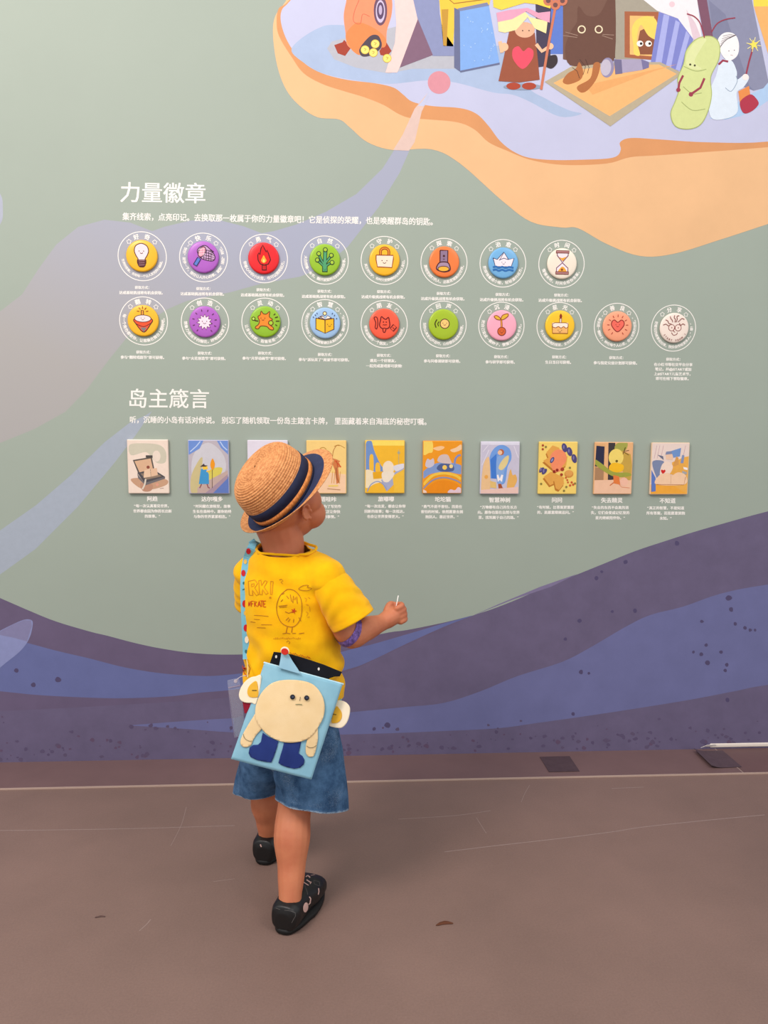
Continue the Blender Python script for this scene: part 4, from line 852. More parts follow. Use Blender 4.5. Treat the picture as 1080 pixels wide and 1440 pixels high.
# skull, face, cheeks, chin, nose, ears
for c, r in [((0, -.012, .02), (.071, .083, .073)), ((0, .018, -.028), (.058, .062, .056)), ((.038, .034, -.036), .033), ((-.038, .034, -.036), .033), ((.043, .030, -.004), .031), ((-.043, .030, -.004), .031), ((0, .063, -.071), (.019, .016, .014)),
             ((0, .066, .036), (.048, .016, .028)), ((0, .0845, -.012), (.0085, .010, .0085)), ((0, .080, .002), (.006, .008, .014)), ((0, .0750, -.041), (.016, .0075, .0045)), ((0, .0740, -.049), (.013, .0075, .005)), ((0, .066, -.045), (.028, .012, .020)),
             ((.0065, .083, -.015), .0048), ((-.0065, .083, -.015), .0048)]:
    sphere_into(bm, H(*c), r, Hm, 24)
for s in (-1, 1):
    for k in range(9):                                     # ear rim
        a = math.radians(-70+k*32); sphere_into(bm, H(s*(.0755+.003*math.sin(a*.5)), -.012+.010*-math.cos(a), -.006+.016*math.sin(a)), .0040, Hm, 10)
    sphere_into(bm, H(s*.072, -.010, -.010), (.004, .009, .014), Hm, 12); sphere_into(bm, H(s*.076, .001, -.012), .0042, Hm, 8); sphere_into(bm, H(s*.0745, -.005, -.024), .0048, Hm, 10)
# neck, trunk
limb_into(bm, [H(0, -.03, -.03), (H(0, -.028, -.06)+NB)/2, NB-V((0, 0, .03))], [.047, .0445, .042])
RX = V((math.cos(math.radians(28)), -math.sin(math.radians(28)), 0)); RY = V((math.sin(math.radians(28)), math.cos(math.radians(28)), 0))
tr = []
for px, py, Y, a, b in [(402, 786, 1.58, .055, .035), (405, 812, 1.575, .085, .055), (408, 860, 1.575, .086, .062), (411, 915, 1.575, .085, .068), (412, 965, 1.57, .085, .068), (412, 1010, 1.568, .088, .068), (412, 1045, 1.568, .080, .064)]:
    tr.append((W(px, py, Y), RX*a, RY*b))
loft_into(bm, tr)
limb_into(bm, [W(425, 803, 1.56), SR], [.034, .033]); limb_into(bm, [W(380, 803, 1.60), SL], [.034, .033])
# arms
for S_, E_, Wr in ((SR, ELR, WRR), (SL, ELL, WRL)):
    limb_into(bm, [S_, S_.lerp(E_, .5), E_, E_.lerp(Wr, .45), Wr], [.032, .030, .0265, .0265, .0185])
# legs
limb_into(bm, [HIPR, HIPR.lerp(KNR, .5), KNR, KNR.lerp(ANR, .3)-RY*.004, KNR.lerp(ANR, .7), ANR, ANR+V((0, 0, -.025))], [.056, .048, .036, .0385, .0285, .0235, .026])
limb_into(bm, [HIPL, HIPL.lerp(KNL, .5), KNL, KNL.lerp(ANL, .35)-RY*.004, KNL.lerp(ANL, .7), ANL, ANL+V((0, 0, -.025))], [.056, .048, .036, .037, .028, .0225, .025])
# feet inside the shoes
FDR = V((math.sin(math.radians(20)), math.cos(math.radians(20)), 0)); FDL = V((math.sin(math.radians(14)), math.cos(math.radians(14)), 0))
for A_, d in ((ANR, FDR), (ANL, FDL)):
    g = V((A_.x, A_.y, 0)); limb_into(bm, [g+d*-.012+V((0, 0, .028)), g+d*.04+V((0, 0, .026)), g+d*.09+V((0, 0, .02))], [.021, .023, .017])
# right fist: palm, four curled fingers, thumb, holding a thin stick
def fist(bm, wr, hd, up, right, side):
    f = (hd-wr).normalized(); u = (up-f*up.dot(f)).normalized(); s_ = f.cross(u)*side
    limb_into(bm, [wr, wr.lerp(hd, .5), hd], [.0175, .020, .019], 14)
    sphere_into(bm, hd+f*.002, (.017, .017, .019), None, 14)
    for k in range(4):
        o_ = hd+u*(.0165-.0105*k)+f*.004; Lk = (.95, 1.06, 1.0, .84)[k]
        limb_into(bm, [o_-s_*.012, o_+f*.016*Lk-s_*.012, o_+f*.023*Lk+s_*.001, o_+f*.015*Lk+s_*.013, o_+f*.001+s_*.010], [.0066, .0066, .006, .0056, .005], 10, 3)
    t0 = hd-f*.010+u*.016+s_*.006
    limb_into(bm, [t0, t0+f*.014+u*.007+s_*.006, t0+f*.027+u*.003+s_*.010, t0+f*.031-u*.006+s_*.011], [.0085, .0072, .0065, .0055], 10, 3)
fist(bm, WRR, HDR, UP, RT, -1); fist(bm, WRL, HDL, UP, RT, 1)
body = fuse('body', bm, .0022, 7, skin, person)
# eyes, brows, hair
for s in (-1, 1):
    e = bmesh.new(); sphere_into(e, H(s*.027, .0665, .004), (.0115, .0085, .0070), Hm, 20); eo = bm_obj('eye', e, mat('#EDE8E2', rough=.2, spec=.6), person, True)
    e = bmesh.new(); sphere_into(e, H(s*.027, .0733, .004), (.0052, .0026, .0052), Hm, 16); bm_obj('iris', e, mat('#22140E', rough=.15, spec=.6), eo, True)
    e = bmesh.new(); limb_into(e, [H(s*.016, .0835, .0215), H(s*.029, .0800, .0265), H(s*.042, .0715, .0225)], [.0014, .0020, .0012], 8, 3); bm_obj('eyebrow', e, mat('#3A251B'), person, True)
e = bmesh.new(); limb_into(e, [H(-.012, .0825, -.0455), H(0, .0838, -.046), H(.012, .0825, -.0455)], [.0015, .0024, .0015], 8, 3); bm_obj('mouth', e, mat('#B0544A'), person, True)
hb = bmesh.new(); sphere_into(hb, H(0, -.014, .022), (.0735, .0855, .0755), Hm, 40)
for f in [f for f in hb.faces if (lambda c: (c.dot(HU) < .030+.45*c.dot(HF)) or c.dot(HF) > .055)(f.calc_center_median()-HC)]: hb.faces.remove(f)
for v in [v for v in hb.verts if not v.link_faces]: hb.verts.remove(v)
hair = bm_obj('hair', hb, mat('#2A1C16', rough=.6, bump=.5, bscale=600), person, True); solidify(hair, .0015)

# ------------------------------------------------------------------ straw hat
HX = (RT*-.61+UP*.585-FW*.53).normalized()               # crown axis
hc = W(389, 683, 1.56)
front = (HF-HX*HF.dot(HX)).normalized(); side = front.cross(HX).normalized()
HMat = Matrix(((side.x, front.x, HX.x, hc.x), (side.y, front.y, HX.y, hc.y), (side.z, front.z, HX.z, hc.z), (0, 0, 0, 1)))
def straw(name, c0, c1):
    m = bpy.data.materials.new(name); m.use_nodes = True; n = m.node_tree.nodes; l = m.node_tree.links; b = n['Principled BSDF']
    tc = n.new('ShaderNodeTexCoord'); gr = n.new('ShaderNodeTexGradient'); gr.gradient_type = 'RADIAL'; l.new(tc.outputs['Object'], gr.inputs[0])
    sx = n.new('ShaderNodeSeparateXYZ'); l.new(tc.outputs['Object'], sx.inputs[0])
    ln = n.new('ShaderNodeVectorMath'); ln.operation = 'LENGTH'; l.new(tc.outputs['Object'], ln.inputs[0])
    # braid: crossing fine strands along the angle, broken per row
    a = n.new('ShaderNodeMath'); a.operation = 'MULTIPLY'; a.inputs[1].default_value = 2*PI*95; l.new(gr.outputs[1], a.inputs[0])
    rr = n.new('ShaderNodeMath'); rr.operation = 'MULTIPLY'; rr.inputs[1].default_value = 1500; l.new(ln.outputs['Value'], rr.inputs[0])
    s1 = n.new('ShaderNodeMath'); s1.operation = 'ADD'; l.new(a.outputs[0], s1.inputs[0]); l.new(rr.outputs[0], s1.inputs[1])
    sn = n.new('ShaderNodeMath'); sn.operation = 'SINE'; l.new(s1.outputs[0], sn.inputs[0])
    nz = n.new('ShaderNodeTexNoise'); nz.inputs['Scale'].default_value = 160; nz.inputs['Detail'].default_value = 4; l.new(tc.outputs['Object'], nz.inputs['Vector'])
    mx = n.new('ShaderNodeMath'); mx.operation = 'MULTIPLY_ADD'; mx.inputs[1].default_value = .07; l.new(sn.outputs[0], mx.inputs[0]); l.new(nz.outputs[0], mx.inputs[2])
    r = n.new('ShaderNodeValToRGB'); r.color_ramp.elements[0].position = .3; r.color_ramp.elements[0].color = hexc(c0); r.color_ramp.elements[1].position = .68; r.color_ramp.elements[1].color = hexc(c1)
    l.new(mx.outputs[0], r.inputs[0]); l.new(r.outputs[0], b.inputs['Base Color']); b.inputs['Roughness'].default_value = .6; b.inputs['Specular IOR Level'].default_value = .3
    bp = n.new('ShaderNodeBump'); bp.inputs['Strength'].default_value = .5; bp.inputs['Distance'].default_value = .0012; l.new(mx.outputs[0], bp.inputs['Height']); l.new(bp.outputs[0], b.inputs['Normal'])
    return m
STRAW = straw('straw', '#B87441', '#E3A166'); NAVY = mat('#1E2440', rough=.8, bump=.3, bscale=900, var=.15, vscale=60); NAVYL = mat('#2B3353', rough=.8, bump=.3, bscale=900, var=.12, vscale=60)
AX, AY = .0745, .0845                                     # half widths of the crown opening (side, front-back)
def lathe_oval(name, prof, mats, segs=144, mi=None, parent=None, smooth=True, closed=False):
    """prof: list of (scale, z, extra outward) ; callable per angle allowed"""
    vs, fs, m_ = [], [], []
    for k in range(segs):
        a = 2*PI*k/segs
        for p in (prof(a) if callable(prof) else prof):
            s_, z_, e_ = p; vs.append(V(((AX*s_+e_)*math.cos(a), (AY*s_+e_)*math.sin(a), z_)))
    n_ = len(vs)//segs
    for k in range(segs):
        for j in range(n_-1 if not closed else n_):
            a, b = k*n_, ((k+1) % segs)*n_; j2 = (j+1) % n_; fs.append([a+j, b+j, b+j2, a+j2]); m_.append(mi(j) if mi else 0)
    me = mesh_np(name, vs, fs); o = link(name, me, mats, None, smooth, HMat); me.polygons.foreach_set('material_index', m_); adopt(o, parent); return o
# crown profile, ridged every braid row (4 mm)
path = []
base = [(1.0, -.028), (1.0, 0.0), (.985, .018), (.955, .034), (.90, .047), (.80, .0565), (.66, .0625), (.50, .0645), (.34, .0655), (.18, .0640), (.03, .0630)]
bp_ = smoothpts([(s*.084, z_) for s, z_ in base], False, 24); acc = 0
for i, p in enumerate(bp_):
    if i: acc += (p-bp_[i-1]).length
    d = (bp_[min(i+1, len(bp_)-1)]-bp_[max(i-1, 0)]).normalized(); nrm = V((d.y, -d.x))
    rid = .0017*abs(math.sin(acc/.0052*PI))**.7
    path.append((p.x/.084, p.y, rid*(1 if nrm.x >= 0 else 1), acc, nrm*rid))
prof = [(max(.004, s_+nr.x/.084), z_+nr.y, 0) for s_, z_, _, _, nr in path]
crown = lathe_oval('straw_hat', prof, STRAW, 160, parent=person)
crown['label'] = 'woven straw fedora with navy band and turned-up brim'
# band: navy, straw stripe, navy
def bandring(name, z0, z1, e, m):
    lathe_oval(name, [(1, z0, e-.0008), (1, z0, e), (1, (z0+z1)/2, e+.0006), (1, z1, e), (1, z1, e-.0008)], m, 120, parent=crown)
bandring('hat_band', -.0100, .0125, .0016, NAVY)
bandring('band_stripe', -.0210, -.0102, .0026, straw('band_straw', '#B5692F', '#DE8F49'))
bandring('hat_band', -.0265, -.0210, .0018, NAVY)
# brim: turned up at the back and sides, level in front
def brimprof(a, lift=0, parts='all'):
    f = math.sin(a); back = .5-.5*f                       # 0 front .. 1 back
    ang = math.radians(-20+70*back**1.5); Wd = .047-.009*back
    out = []
    for k in range(13):
        t = k/12; bend = ang*min(1, t*1.6); out.append((t, bend))
    pts = [(0.0, -.0270)]; x, z_ = 0.0, -.0270
    for k in range(1, 13):
        bend = ang*min(1, (k/12)*1.8); x += Wd/12*math.cos(bend); z_ += Wd/12*math.sin(bend); pts.append((x, z_))
    th = .0018
    top = [(1, zz+.0004*abs(math.sin(i*1.57)), xx) for i, (xx, zz) in enumerate(pts)]; bot = [(1, zz-th, xx+th*.5) for xx, zz in reversed(pts)]
    return top+bot
brim = lathe_oval('brim', lambda a: brimprof(a), [STRAW, NAVYL], 144, mi=lambda j: 1 if j < 7 else 0, parent=crown, closed=True)

# hair and scalp stay inside the hat
HI = HMat.inverted()
_bm = bmesh.new(); _bm.from_mesh(hair.data); _M = wm(hair)
_kill = [v for v in _bm.verts if (lambda l: l.z < -.020 or (l.x/AX)**2+(l.y/AY)**2 > .93**2)(HI @ (_M @ v.co))]
bmesh.ops.delete(_bm, geom=_kill, context='VERTS'); _bm.to_mesh(hair.data); _bm.free()
for v in body.data.vertices:
    l = HI @ v.co
    if l.z > -.034 and abs(l.x) < .1 and abs(l.y) < .12:
        k_ = math.sqrt((l.x/AX)**2+(l.y/AY)**2); lim = .96 if l.z < .02 else .96*math.sqrt(max(.02, 1-((l.z-.02)/.052)**2))
        if k_ > lim: l.x *= lim/k_; l.y *= lim/k_
        if l.z > .058: l.z = .058
        v.co = HMat @ l
# ------------------------------------------------------------------ T-shirt
def fabric(name, h, h2, bump=.25):
    m = bpy.data.materials.new(name); m.use_nodes = True; n = m.node_tree.nodes; l = m.node_tree.links; b = n['Principled BSDF']
    tc = n.new('ShaderNodeTexCoord'); nz = n.new('ShaderNodeTexNoise'); nz.inputs['Scale'].default_value = 30; nz.inputs['Detail'].default_value = 6; l.new(tc.outputs['Object'], nz.inputs['Vector'])
    r = n.new('ShaderNodeValToRGB'); r.color_ramp.elements[0].position = .3; r.color_ramp.elements[0].color = hexc(h); r.color_ramp.elements[1].position = .7; r.color_ramp.elements[1].color = hexc(h2)
    l.new(nz.outputs[0], r.inputs[0]); l.new(r.outputs[0], b.inputs['Base Color']); b.inputs['Roughness'].default_value = .85; b.inputs['Specular IOR Level'].default_value = .15; b.inputs['Sheen Weight'].default_value = .1
    n2 = n.new('ShaderNodeTexNoise'); n2.inputs['Scale'].default_value = 1200; l.new(tc.outputs['Object'], n2.inputs['Vector'])
    bp = n.new('ShaderNodeBump'); bp.inputs['Strength'].default_value = bump; bp.inputs['Distance'].default_value = .001; l.new(n2.outputs[0], bp.inputs['Height']); l.new(bp.outputs[0], b.inputs['Normal'])
    return m
YEL = fabric('yellow_cotton', '#F0AE02', '#FBBF04')
bm = bmesh.new()
st = []
for px, py, Y, a, b in [(396, 765, 1.574, .0455, .044), (399, 775, 1.575, .062, .050), (403, 788, 1.577, .088, .059), (404, 805, 1.575, .101, .066), (405, 835, 1.573, .102, .074), (408, 870, 1.572, .1035, .079), (411, 905, 1.572, .106, .083), (412, 940, 1.57, .1085, .086), (413, 975, 1.568, .110, .087), (413, 1015, 1.565, .110, .087)]:
    st.append((W(px, py, Y), RX*a, RY*b, .93))
loft_into(bm, st, 56)
limb_into(bm, [W(432, 797, 1.555), SR+V((0.002, 0, .0))], [.038, .042]); limb_into(bm, [W(378, 798, 1.60), SL], [.036, .041])
HEMR = W(497, 873, 1.512)
axR = (HEMR-SR).normalized()
ELd = (ELL-SL).normalized(); HEML = SL+ELd*.085
shirt = fuse('t_shirt', bm, .0034, 9, YEL, person)
def shirt_folds(co, no):
    d = np.zeros(len(co)); A = np.array(SR); ax = np.array(axR)
    T = np.array(W(408, 870, 1.57)); rx = np.array(RX); u_ = (co-T)@rx; zz = co[:, 2]; zt = T[2]
    for i in range(len(co)):
        p = V(co[i]); n1 = noise.noise(p*14); n2 = noise.noise(p*V((30, 30, 12))+V((5, 1, 2)))
        body_ = 1
        v = .0030*n1+.0022*n2
        # drapes falling from the shoulder blade and bunching above the bag
        h = zz[i]-zt; q_ = u_[i]
        v += body_*.0052*max(0, .5-abs(h+.115)*4)*math.sin((q_*38+h*95)+3*n1)*2
        v += body_*.0030*math.sin(q_*60-h*26+4*n1)*max(0, min(1, (-.02-h)*12))
        v += body_*.0025*math.sin(h*120+q_*30+2*n1)*max(0, 1-abs(h-.085)*18)
        d[i] = v
    return d
displace(shirt, shirt_folds)
nd = (H(0, -.028, -.06)-NB).normalized()
NCc = W(399, 769, 1.575)
cutplane(shirt, NCc, (V((0, 0, 1))-FW*.0+RX*.05-RY*.25).normalized(), lambda c: (c-NCc).length < .075)
cutplane(shirt, W(413, 976, 1.57), V((0, 0, -1)), lambda c: c.z < W(413, 960, 1.57).z)
solidify(shirt, .0020, -1)

def sleeve(S_, E_, r0, r1, flat, seed, hemn, start):
    d = (E_-S_).normalized(); L = (E_-S_).length; x, y = frame(d, V((0, 0, 1))); n_, m_ = 46, 72; vs, fs = [], []
    for i in range(n_+1):
        t = start+(1-start)*i/n_; tt = max(0, t)
        r = r0+(r1-r0)*tt
        if t < .34: r *= math.sqrt(max(0, 1-((.34-t)/(.34-start+.05))**2))
        for k in range(m_):
            a = 2*PI*k/m_; p = S_+d*(L*t)+x*(r*math.cos(a))+y*(r*flat*math.sin(a))
            if i > n_-18: p = p+d*((hemn-d).dot(p-(S_+d*(L*t)))*-((i-(n_-18))/18))
            nrm = (x*math.cos(a)+y*math.sin(a)); q_ = p+V((seed, 0, 0))
            fold = (.0036*noise.noise(q_*20)+.0009*math.sin(t*15+6*noise.noise(q_*12)+2.3*math.cos(a)))*max(0, min(1, t*2.2))*(1-.6*max(0, t-.7)/.3)
            if i in (n_-5, n_-4): fold -= .0004
            vs.append(p+nrm*fold)
    for i in range(n_):
        for k in range(m_): a = i*m_; b = a+m_; fs.append([a+k, a+(k+1) % m_, b+(k+1) % m_, b+k])
    o = link('sleeve', mesh_np('sleeve', vs, fs), YEL, None, True); solidify(o, .002, 0); adopt(o, shirt); return o
slR = sleeve(SR, HEMR, .0425, .0500, .92, 0, (axR+V((.0, .0, -.12))).normalized(), -.30)
slL = sleeve(SL, HEML, .0405, .0450, .95, 7, ELd, -.30)
# ribbed collar
co_ = []
for k in range(60):
    a = 2*PI*k/60; dr = RX*math.cos(a)+RY*math.sin(a); best = max(((v.co-NCc).dot(dr) for v in shirt.data.vertices if (v.co-NCc).length < .075 and abs((v.co-NCc).dot((V((0, 0, 1))+RX*.05-RY*.25).normalized())) < .004 and (v.co-NCc).normalized().dot(dr) > .98), default=None)
    if best: co_.append((a, best))
if len(co_) > 20:
    pn = (V((0, 0, 1))+RX*.05-RY*.25).normalized(); pts = []
    for a, r in co_:
        dr = RX*math.cos(a)+RY*math.sin(a); p = NCc+dr*(r-.0012); p = p-pn*(p-NCc).dot(pn); pts.append(p)
    e = bmesh.new(); limb_into(e, pts+[pts[0]], [.0030]*(len(pts)+1), 10, 2); bm_obj('collar_rib', e, YEL, shirt, True)
# ------------------------------------------------------------------ shorts
DEN = bpy.data.materials.new('denim'); DEN.use_nodes = True
_n = DEN.node_tree.nodes; _l = DEN.node_tree.links; _b = _n['Principled BSDF']; _tc = _n.new('ShaderNodeTexCoord')
_n1 = _n.new('ShaderNodeTexNoise'); _n1.inputs['Scale'].default_value = 26; _n1.inputs['Detail'].default_value = 8; _n1.inputs['Roughness'].default_value = .7
_n2 = _n.new('ShaderNodeTexNoise'); _n2.inputs['Scale'].default_value = 700; _n2.inputs['Detail'].default_value = 2
for q_ in (_n1, _n2): _l.new(_tc.outputs['Object'], q_.inputs['Vector'])
_r = _n.new('ShaderNodeValToRGB'); _r.color_ramp.elements[0].position = .32; _r.color_ramp.elements[0].color = hexc('#243F60'); _r.color_ramp.elements[1].position = .72; _r.color_ramp.elements[1].color = hexc('#587CA2')
_l.new(_n1.outputs[0], _r.inputs[0])
_at = _n.new('ShaderNodeAttribute'); _at.attribute_name = 'wear'
_m = _n.new('ShaderNodeMath'); _m.operation = 'MULTIPLY'; _l.new(_at.outputs['Fac'], _m.inputs[0]); _l.new(_n2.outputs[0], _m.inputs[1])
_mr = _n.new('ShaderNodeMapRange'); _mr.inputs[1].default_value = .25; _mr.inputs[2].default_value = .55; _l.new(_m.outputs[0], _mr.inputs[0])
_mx = _n.new('ShaderNodeMix'); _mx.data_type = 'RGBA'; _l.new(_mr.outputs[0], _mx.inputs['Factor']); _l.new(_r.outputs[0], _mx.inputs['A']); _mx.inputs['B'].default_value = hexc('#A9BBCB')
_l.new(_mx.outputs['Result'], _b.inputs['Base Color']); _b.inputs['Roughness'].default_value = .9; _b.inputs['Specular IOR Level'].default_value = .1
_bp = _n.new('ShaderNodeBump'); _bp.inputs['Strength'].default_value = .4; _bp.inputs['Distance'].default_value = .001; _l.new(_n2.outputs[0], _bp.inputs['Height']); _l.new(_bp.outputs[0], _b.inputs['Normal'])
bm = bmesh.new()
loft_into(bm, [(W(411, 965, 1.568), RX*.088, RY*.070), (W(412, 1000, 1.568), RX*.098, RY*.078), (W(413, 1035, 1.568), RX*.104, RY*.082), (W(412, 1060, 1.568), RX*.100, RY*.080)], 40)
HSR, HSL = W(438, 1131, 1.52), W(368, 1107, 1.665)
loft_into(bm, [(W(436, 1030, 1.54), RX*.062, RY*.066), (W(438, 1080, 1.53), RX*.070, RY*.070), (HSR, RX*.0755, RY*.072), (HSR+(HSR-W(438, 1080, 1.53))*.5, RX*.078, RY*.073)], 40)
loft_into(bm, [(W(385, 1030, 1.60), RX*.060, RY*.064), (W(375, 1070, 1.638), RX*.060, RY*.069), (HSL, RX*.058, RY*.069), (HSL+(HSL-W(375, 1070, 1.638))*.6, RX*.058, RY*.069)], 40)
sphere_into(bm, HIPL.lerp(KNL, .42), .0625, None, 20); sphere_into(bm, HIPR.lerp(KNR, .42), .0625, None, 20); sphere_into(bm, W(407, 1062, 1.585), (.055, .055, .042), None, 20); sphere_into(bm, HIPL+V((0, .004, .004)), .064, None, 20); sphere_into(bm, HIPR, .064, None, 20)
shorts = fuse('shorts', bm, .0034, 7, DEN, person)
displace(shorts, lambda co, no: np.array([.0035*noise.noise(V(c)*20)+.0030*math.sin(V(c).dot(RX)*95+3*noise.noise(V(c)*9)) * max(0, min(1, (W(412, 1040, 1.568).z-c[2])*14)) for c in co]))
nR = (HSR-W(438, 1080, 1.53)).normalized(); nR = (nR+V((-.16, -.14, 0))).normalized()
nL = V((.06, -.1, -1)).normalized()
dsel = lambda P_, Q_: (lambda c: (c-P_).length < .11 and (c-P_).length < (c-Q_).length)
cutplane(shorts, HSR, nR, dsel(HSR, HSL+V((-.01, 0, 0)))); cutplane(shorts, HSL, nL, dsel(HSL, HSR))
solidify(shorts, .0022, -1)
at = shorts.data.attributes.new('wear', 'FLOAT', 'POINT')
vals = []
for v in shorts.data.vertices:
    dR = abs((v.co-HSR).dot(nR)) if (v.co-HSR).length < (v.co-HSL).length else abs((v.co-HSL).dot(nL))*3
    vals.append(max(.3, 1.0-dR/.008)+.25*noise.noise(v.co*90) if dR < .008 else .42+.25*noise.noise(v.co*25))
at.data.foreach_set('value', vals)

# ------------------------------------------------------------------ shoes
RUB = mat('#0C0C0D', rough=.42, spec=.5); SOLE = mat('#151414', rough=.6)
def shoe(A_, d, label):
    g = V((A_.x, A_.y, 0)); r_ = V((d.y, -d.x, 0)); Z = V((0, 0, 1))
    def P3(t, w_, z_): return g+d*t+r_*w_+Z*z_
    bm = bmesh.new()
    # upper: closed volume from heel counter to round toe
    ring = []
    for t, hw, hh in [(-.037, .016, .026), (-.033, .0265, .036), (-.020, .0310, .039), (.004, .0325, .039), (.030, .0345, .0395), (.055, .0375, .036), (.085, .0390, .034), (.105, .0365, .029), (.119, .028, .021), (.126, .015, .012)]:
        ring.append((P3(t, .003*(t > .03), hh*.62+.009), r_*hw, Z*hh*.72, .74))
    loft_into(bm, ring, 28)
    up_ = fuse('shoe', bm, .0022, 4, RUB, None)
    up_['label'] = label
    adopt(up_, person)
    b2 = bmesh.new(); n_ = 40; out = []
    for lay, (z_, gr) in enumerate([(0.0008, -.002), (.003, .0012), (.009, .0016), (.0115, 0)]):
        row = []
        for k in range(n_):
            a = 2*PI*k/n_; t = .0445+.0825*math.cos(a); tt = (t+.0375)/.164
            hw = (.0310+.0085*math.sin(min(1, tt*1.1)*PI*.62)) * abs(math.sin(a))**.72
            row.append(b2.verts.new(P3(t*(1)+gr*math.cos(a), math.copysign(hw+gr, math.sin(a))+.003*(t > .03), z_)))
        out.append(row)
    for a, b in zip(out, out[1:]):
        for k in range(n_): b2.faces.new([a[k], a[(k+1) % n_], b[(k+1) % n_], b[k]])
    b2.faces.new(out[0][::-1]); b2.faces.new(out[-1]); bm_obj('sole', b2, SOLE, up_, True)
    b4 = bmesh.new(); bevel_box(b4, (-.003, -.0012, -.009), (.003, .0012, .004), .0006, 1)
    Mt = Matrix((r_, d, Z)).transposed().to_4x4(); Mt.translation = P3(-.0350, .004, .042)
    bm_obj('pull_tab', b4, mat('#C9A9B0'), up_, False, Mt)
    return up_
shR = shoe(ANR, FDR, 'black shoe with pale printed marks, nearer the camera'); shL = shoe(ANL, FDL, 'black shoe of the foot stepped forward')

# ------------------------------------------------------------------ things pressed onto a curved surface
def inside(p, poly):
    c = False; n_ = len(poly)
    for i in range(n_):
        a, b = poly[i], poly[i-1]
        if (a[1] > p[1]) != (b[1] > p[1]) and p[0] < (b[0]-a[0])*(p[1]-a[1])/(b[1]-a[1])+a[0]: c = not c
    return c
def patch(poly, step):
    """triangulated 2-D region with interior points, from its outline"""
    poly = [V((p[0], p[1])) for p in poly]; dense = []
    for i, p in enumerate(poly):
        q_ = poly[(i+1) % len(poly)]; n_ = max(1, int((q_-p).length/step)); dense += [p.lerp(q_, k/n_) for k in range(n_)]
    xs = [p.x for p in dense]; ys = [p.y for p in dense]; pts = list(dense); nb = len(dense)
    x = min(xs)+step*.5
    while x < max(xs):
        y = min(ys)+step*.5
        while y < max(ys):
            if inside((x, y), dense): pts.append(V((x, y)))
            y += step
        x += step
    r = delaunay_2d_cdt(pts, [(i, (i+1) % nb) for i in range(nb)], [list(range(nb))], 1, 1e-5)
    return r[0], [list(f) for f in r[2]]
def press(name, shapes, tree, lift, thick, mats, parent, step=3.0, guess=None, smooth=True):
    """shapes: [(outline in photo pixels, material index)] laid on the surface of tree"""
    vs, fs, mi = [], [], []
    for outl, m_ in shapes:
        p2, f2 = patch(outl, step); last = guess; P3 = []
        for p in p2:
            d = D(p.x, p.y).normalized(); h = tree.ray_cast(CAM, d)
            if h[0] is not None:
                nn = h[1] if h[1].dot(d) < 0 else -h[1]; q_ = h[0]+(nn-d*.3).normalized()*lift; last = (h[0]-CAM).dot(FW); P3.append((q_, nn))
            else: P3.append((None, d))
        deps = [(q_-CAM).dot(FW) for q_, _ in P3 if q_ is not None]; dm = sorted(deps)[len(deps)//2] if deps else guess
        out = [q_ if q_ is not None else CAM+nn*(dm/nn.dot(FW)) for q_, nn in P3]
        b = len(vs); vs += out; fs += [[b+i for i in f] for f in f2]; mi += [m_]*len(f2)
    me = mesh_np(name, vs, fs); bm = bmesh.new(); bm.from_mesh(me); bmesh.ops.recalc_face_normals(bm, faces=bm.faces)
    bm.to_mesh(me); bm.free()
    if me.polygons and sum(1 for p in me.polygons if p.normal.dot(FW) > 0) > len(me.polygons)/2: me.flip_normals()
    o = link(name, me, mats, None, smooth); me.polygons.foreach_set('material_index', mi)
    if thick: solidify(o, thick, 1)
    adopt(o, parent); return o
def ribbonpoly(pts, w_, smooth=False):
    if smooth: pts = smoothpts(pts, False, 4)
    L, R = stroke(pts, w_); return L+R[::-1]
def strokes_on(name, lines, tree, lift, mats, parent, step=2.5):
    """thin printed lines: quads laid along the surface"""
    vs, fs, mi = [], [], []
    for pts, w_, m_ in lines:
        pts = [V((p[0], p[1])) for p in pts]; dn = []
        for a, b in zip(pts, pts[1:]):
            n_ = max(1, int((b-a).length/step)); dn += [a.lerp(b, k/n_) for k in range(n_)]
        dn.append(pts[-1]); L, R = stroke(dn, w_); row = []
        for a, b in zip(L, R):
            q_ = []
            for p in (a, b):
                d = D(p.x, p.y).normalized(); h = tree.ray_cast(CAM, d)
                q_.append(None if h[0] is None else h[0]-d*lift)
            row.append(q_)
        for r0, r1_ in zip(row, row[1:]):
            if None in r0 or None in r1_: continue
            b = len(vs); vs += [r0[0], r1_[0], r1_[1], r0[1]]; fs.append([b, b+1, b+2, b+3]); mi.append(m_)
    me = mesh_np(name, vs, fs); o = link(name, me, mats, parent); me.polygons.foreach_set('material_index', mi); return o

# ------------------------------------------------------------------ T-shirt print
zt = q((300, 740), 4.909)
tshirt_tree = bvh(shirt); INK = mat('#A2601A', rough=.8); INKR = mat('#C63C10', rough=.8); INKO = mat('#C98414', rough=.8)
LN = []
def L_(pts, w_=.8, m_=0, sm=False, cl=False):
    p = zt(pts)
    if sm: p = smoothpts(p, cl, 5)
    if cl: p = list(p)+[p[0]]
    LN.append((p, w_, m_))
# outlined letters R K !
L_([(247, 475), (240, 380), (285, 370), (305, 395), (285, 425), (312, 470), (295, 478), (268, 440), (272, 478)], .9, 2, cl=True); L_([(262, 400), (282, 395), (280, 412), (264, 418)], .8, 2, cl=True)
L_([(318, 470), (312, 375), (328, 372), (332, 410), (355, 375), (372, 380), (350, 420), (378, 462), (362, 470), (338, 435), (336, 472)], .9, 2, cl=True)
L_([(395, 380), (412, 380), (405, 470), (394, 470)], .9, 2, cl=True); L_([(388, 488), (396, 488), (396, 497), (388, 497)], 1, 2, cl=True)
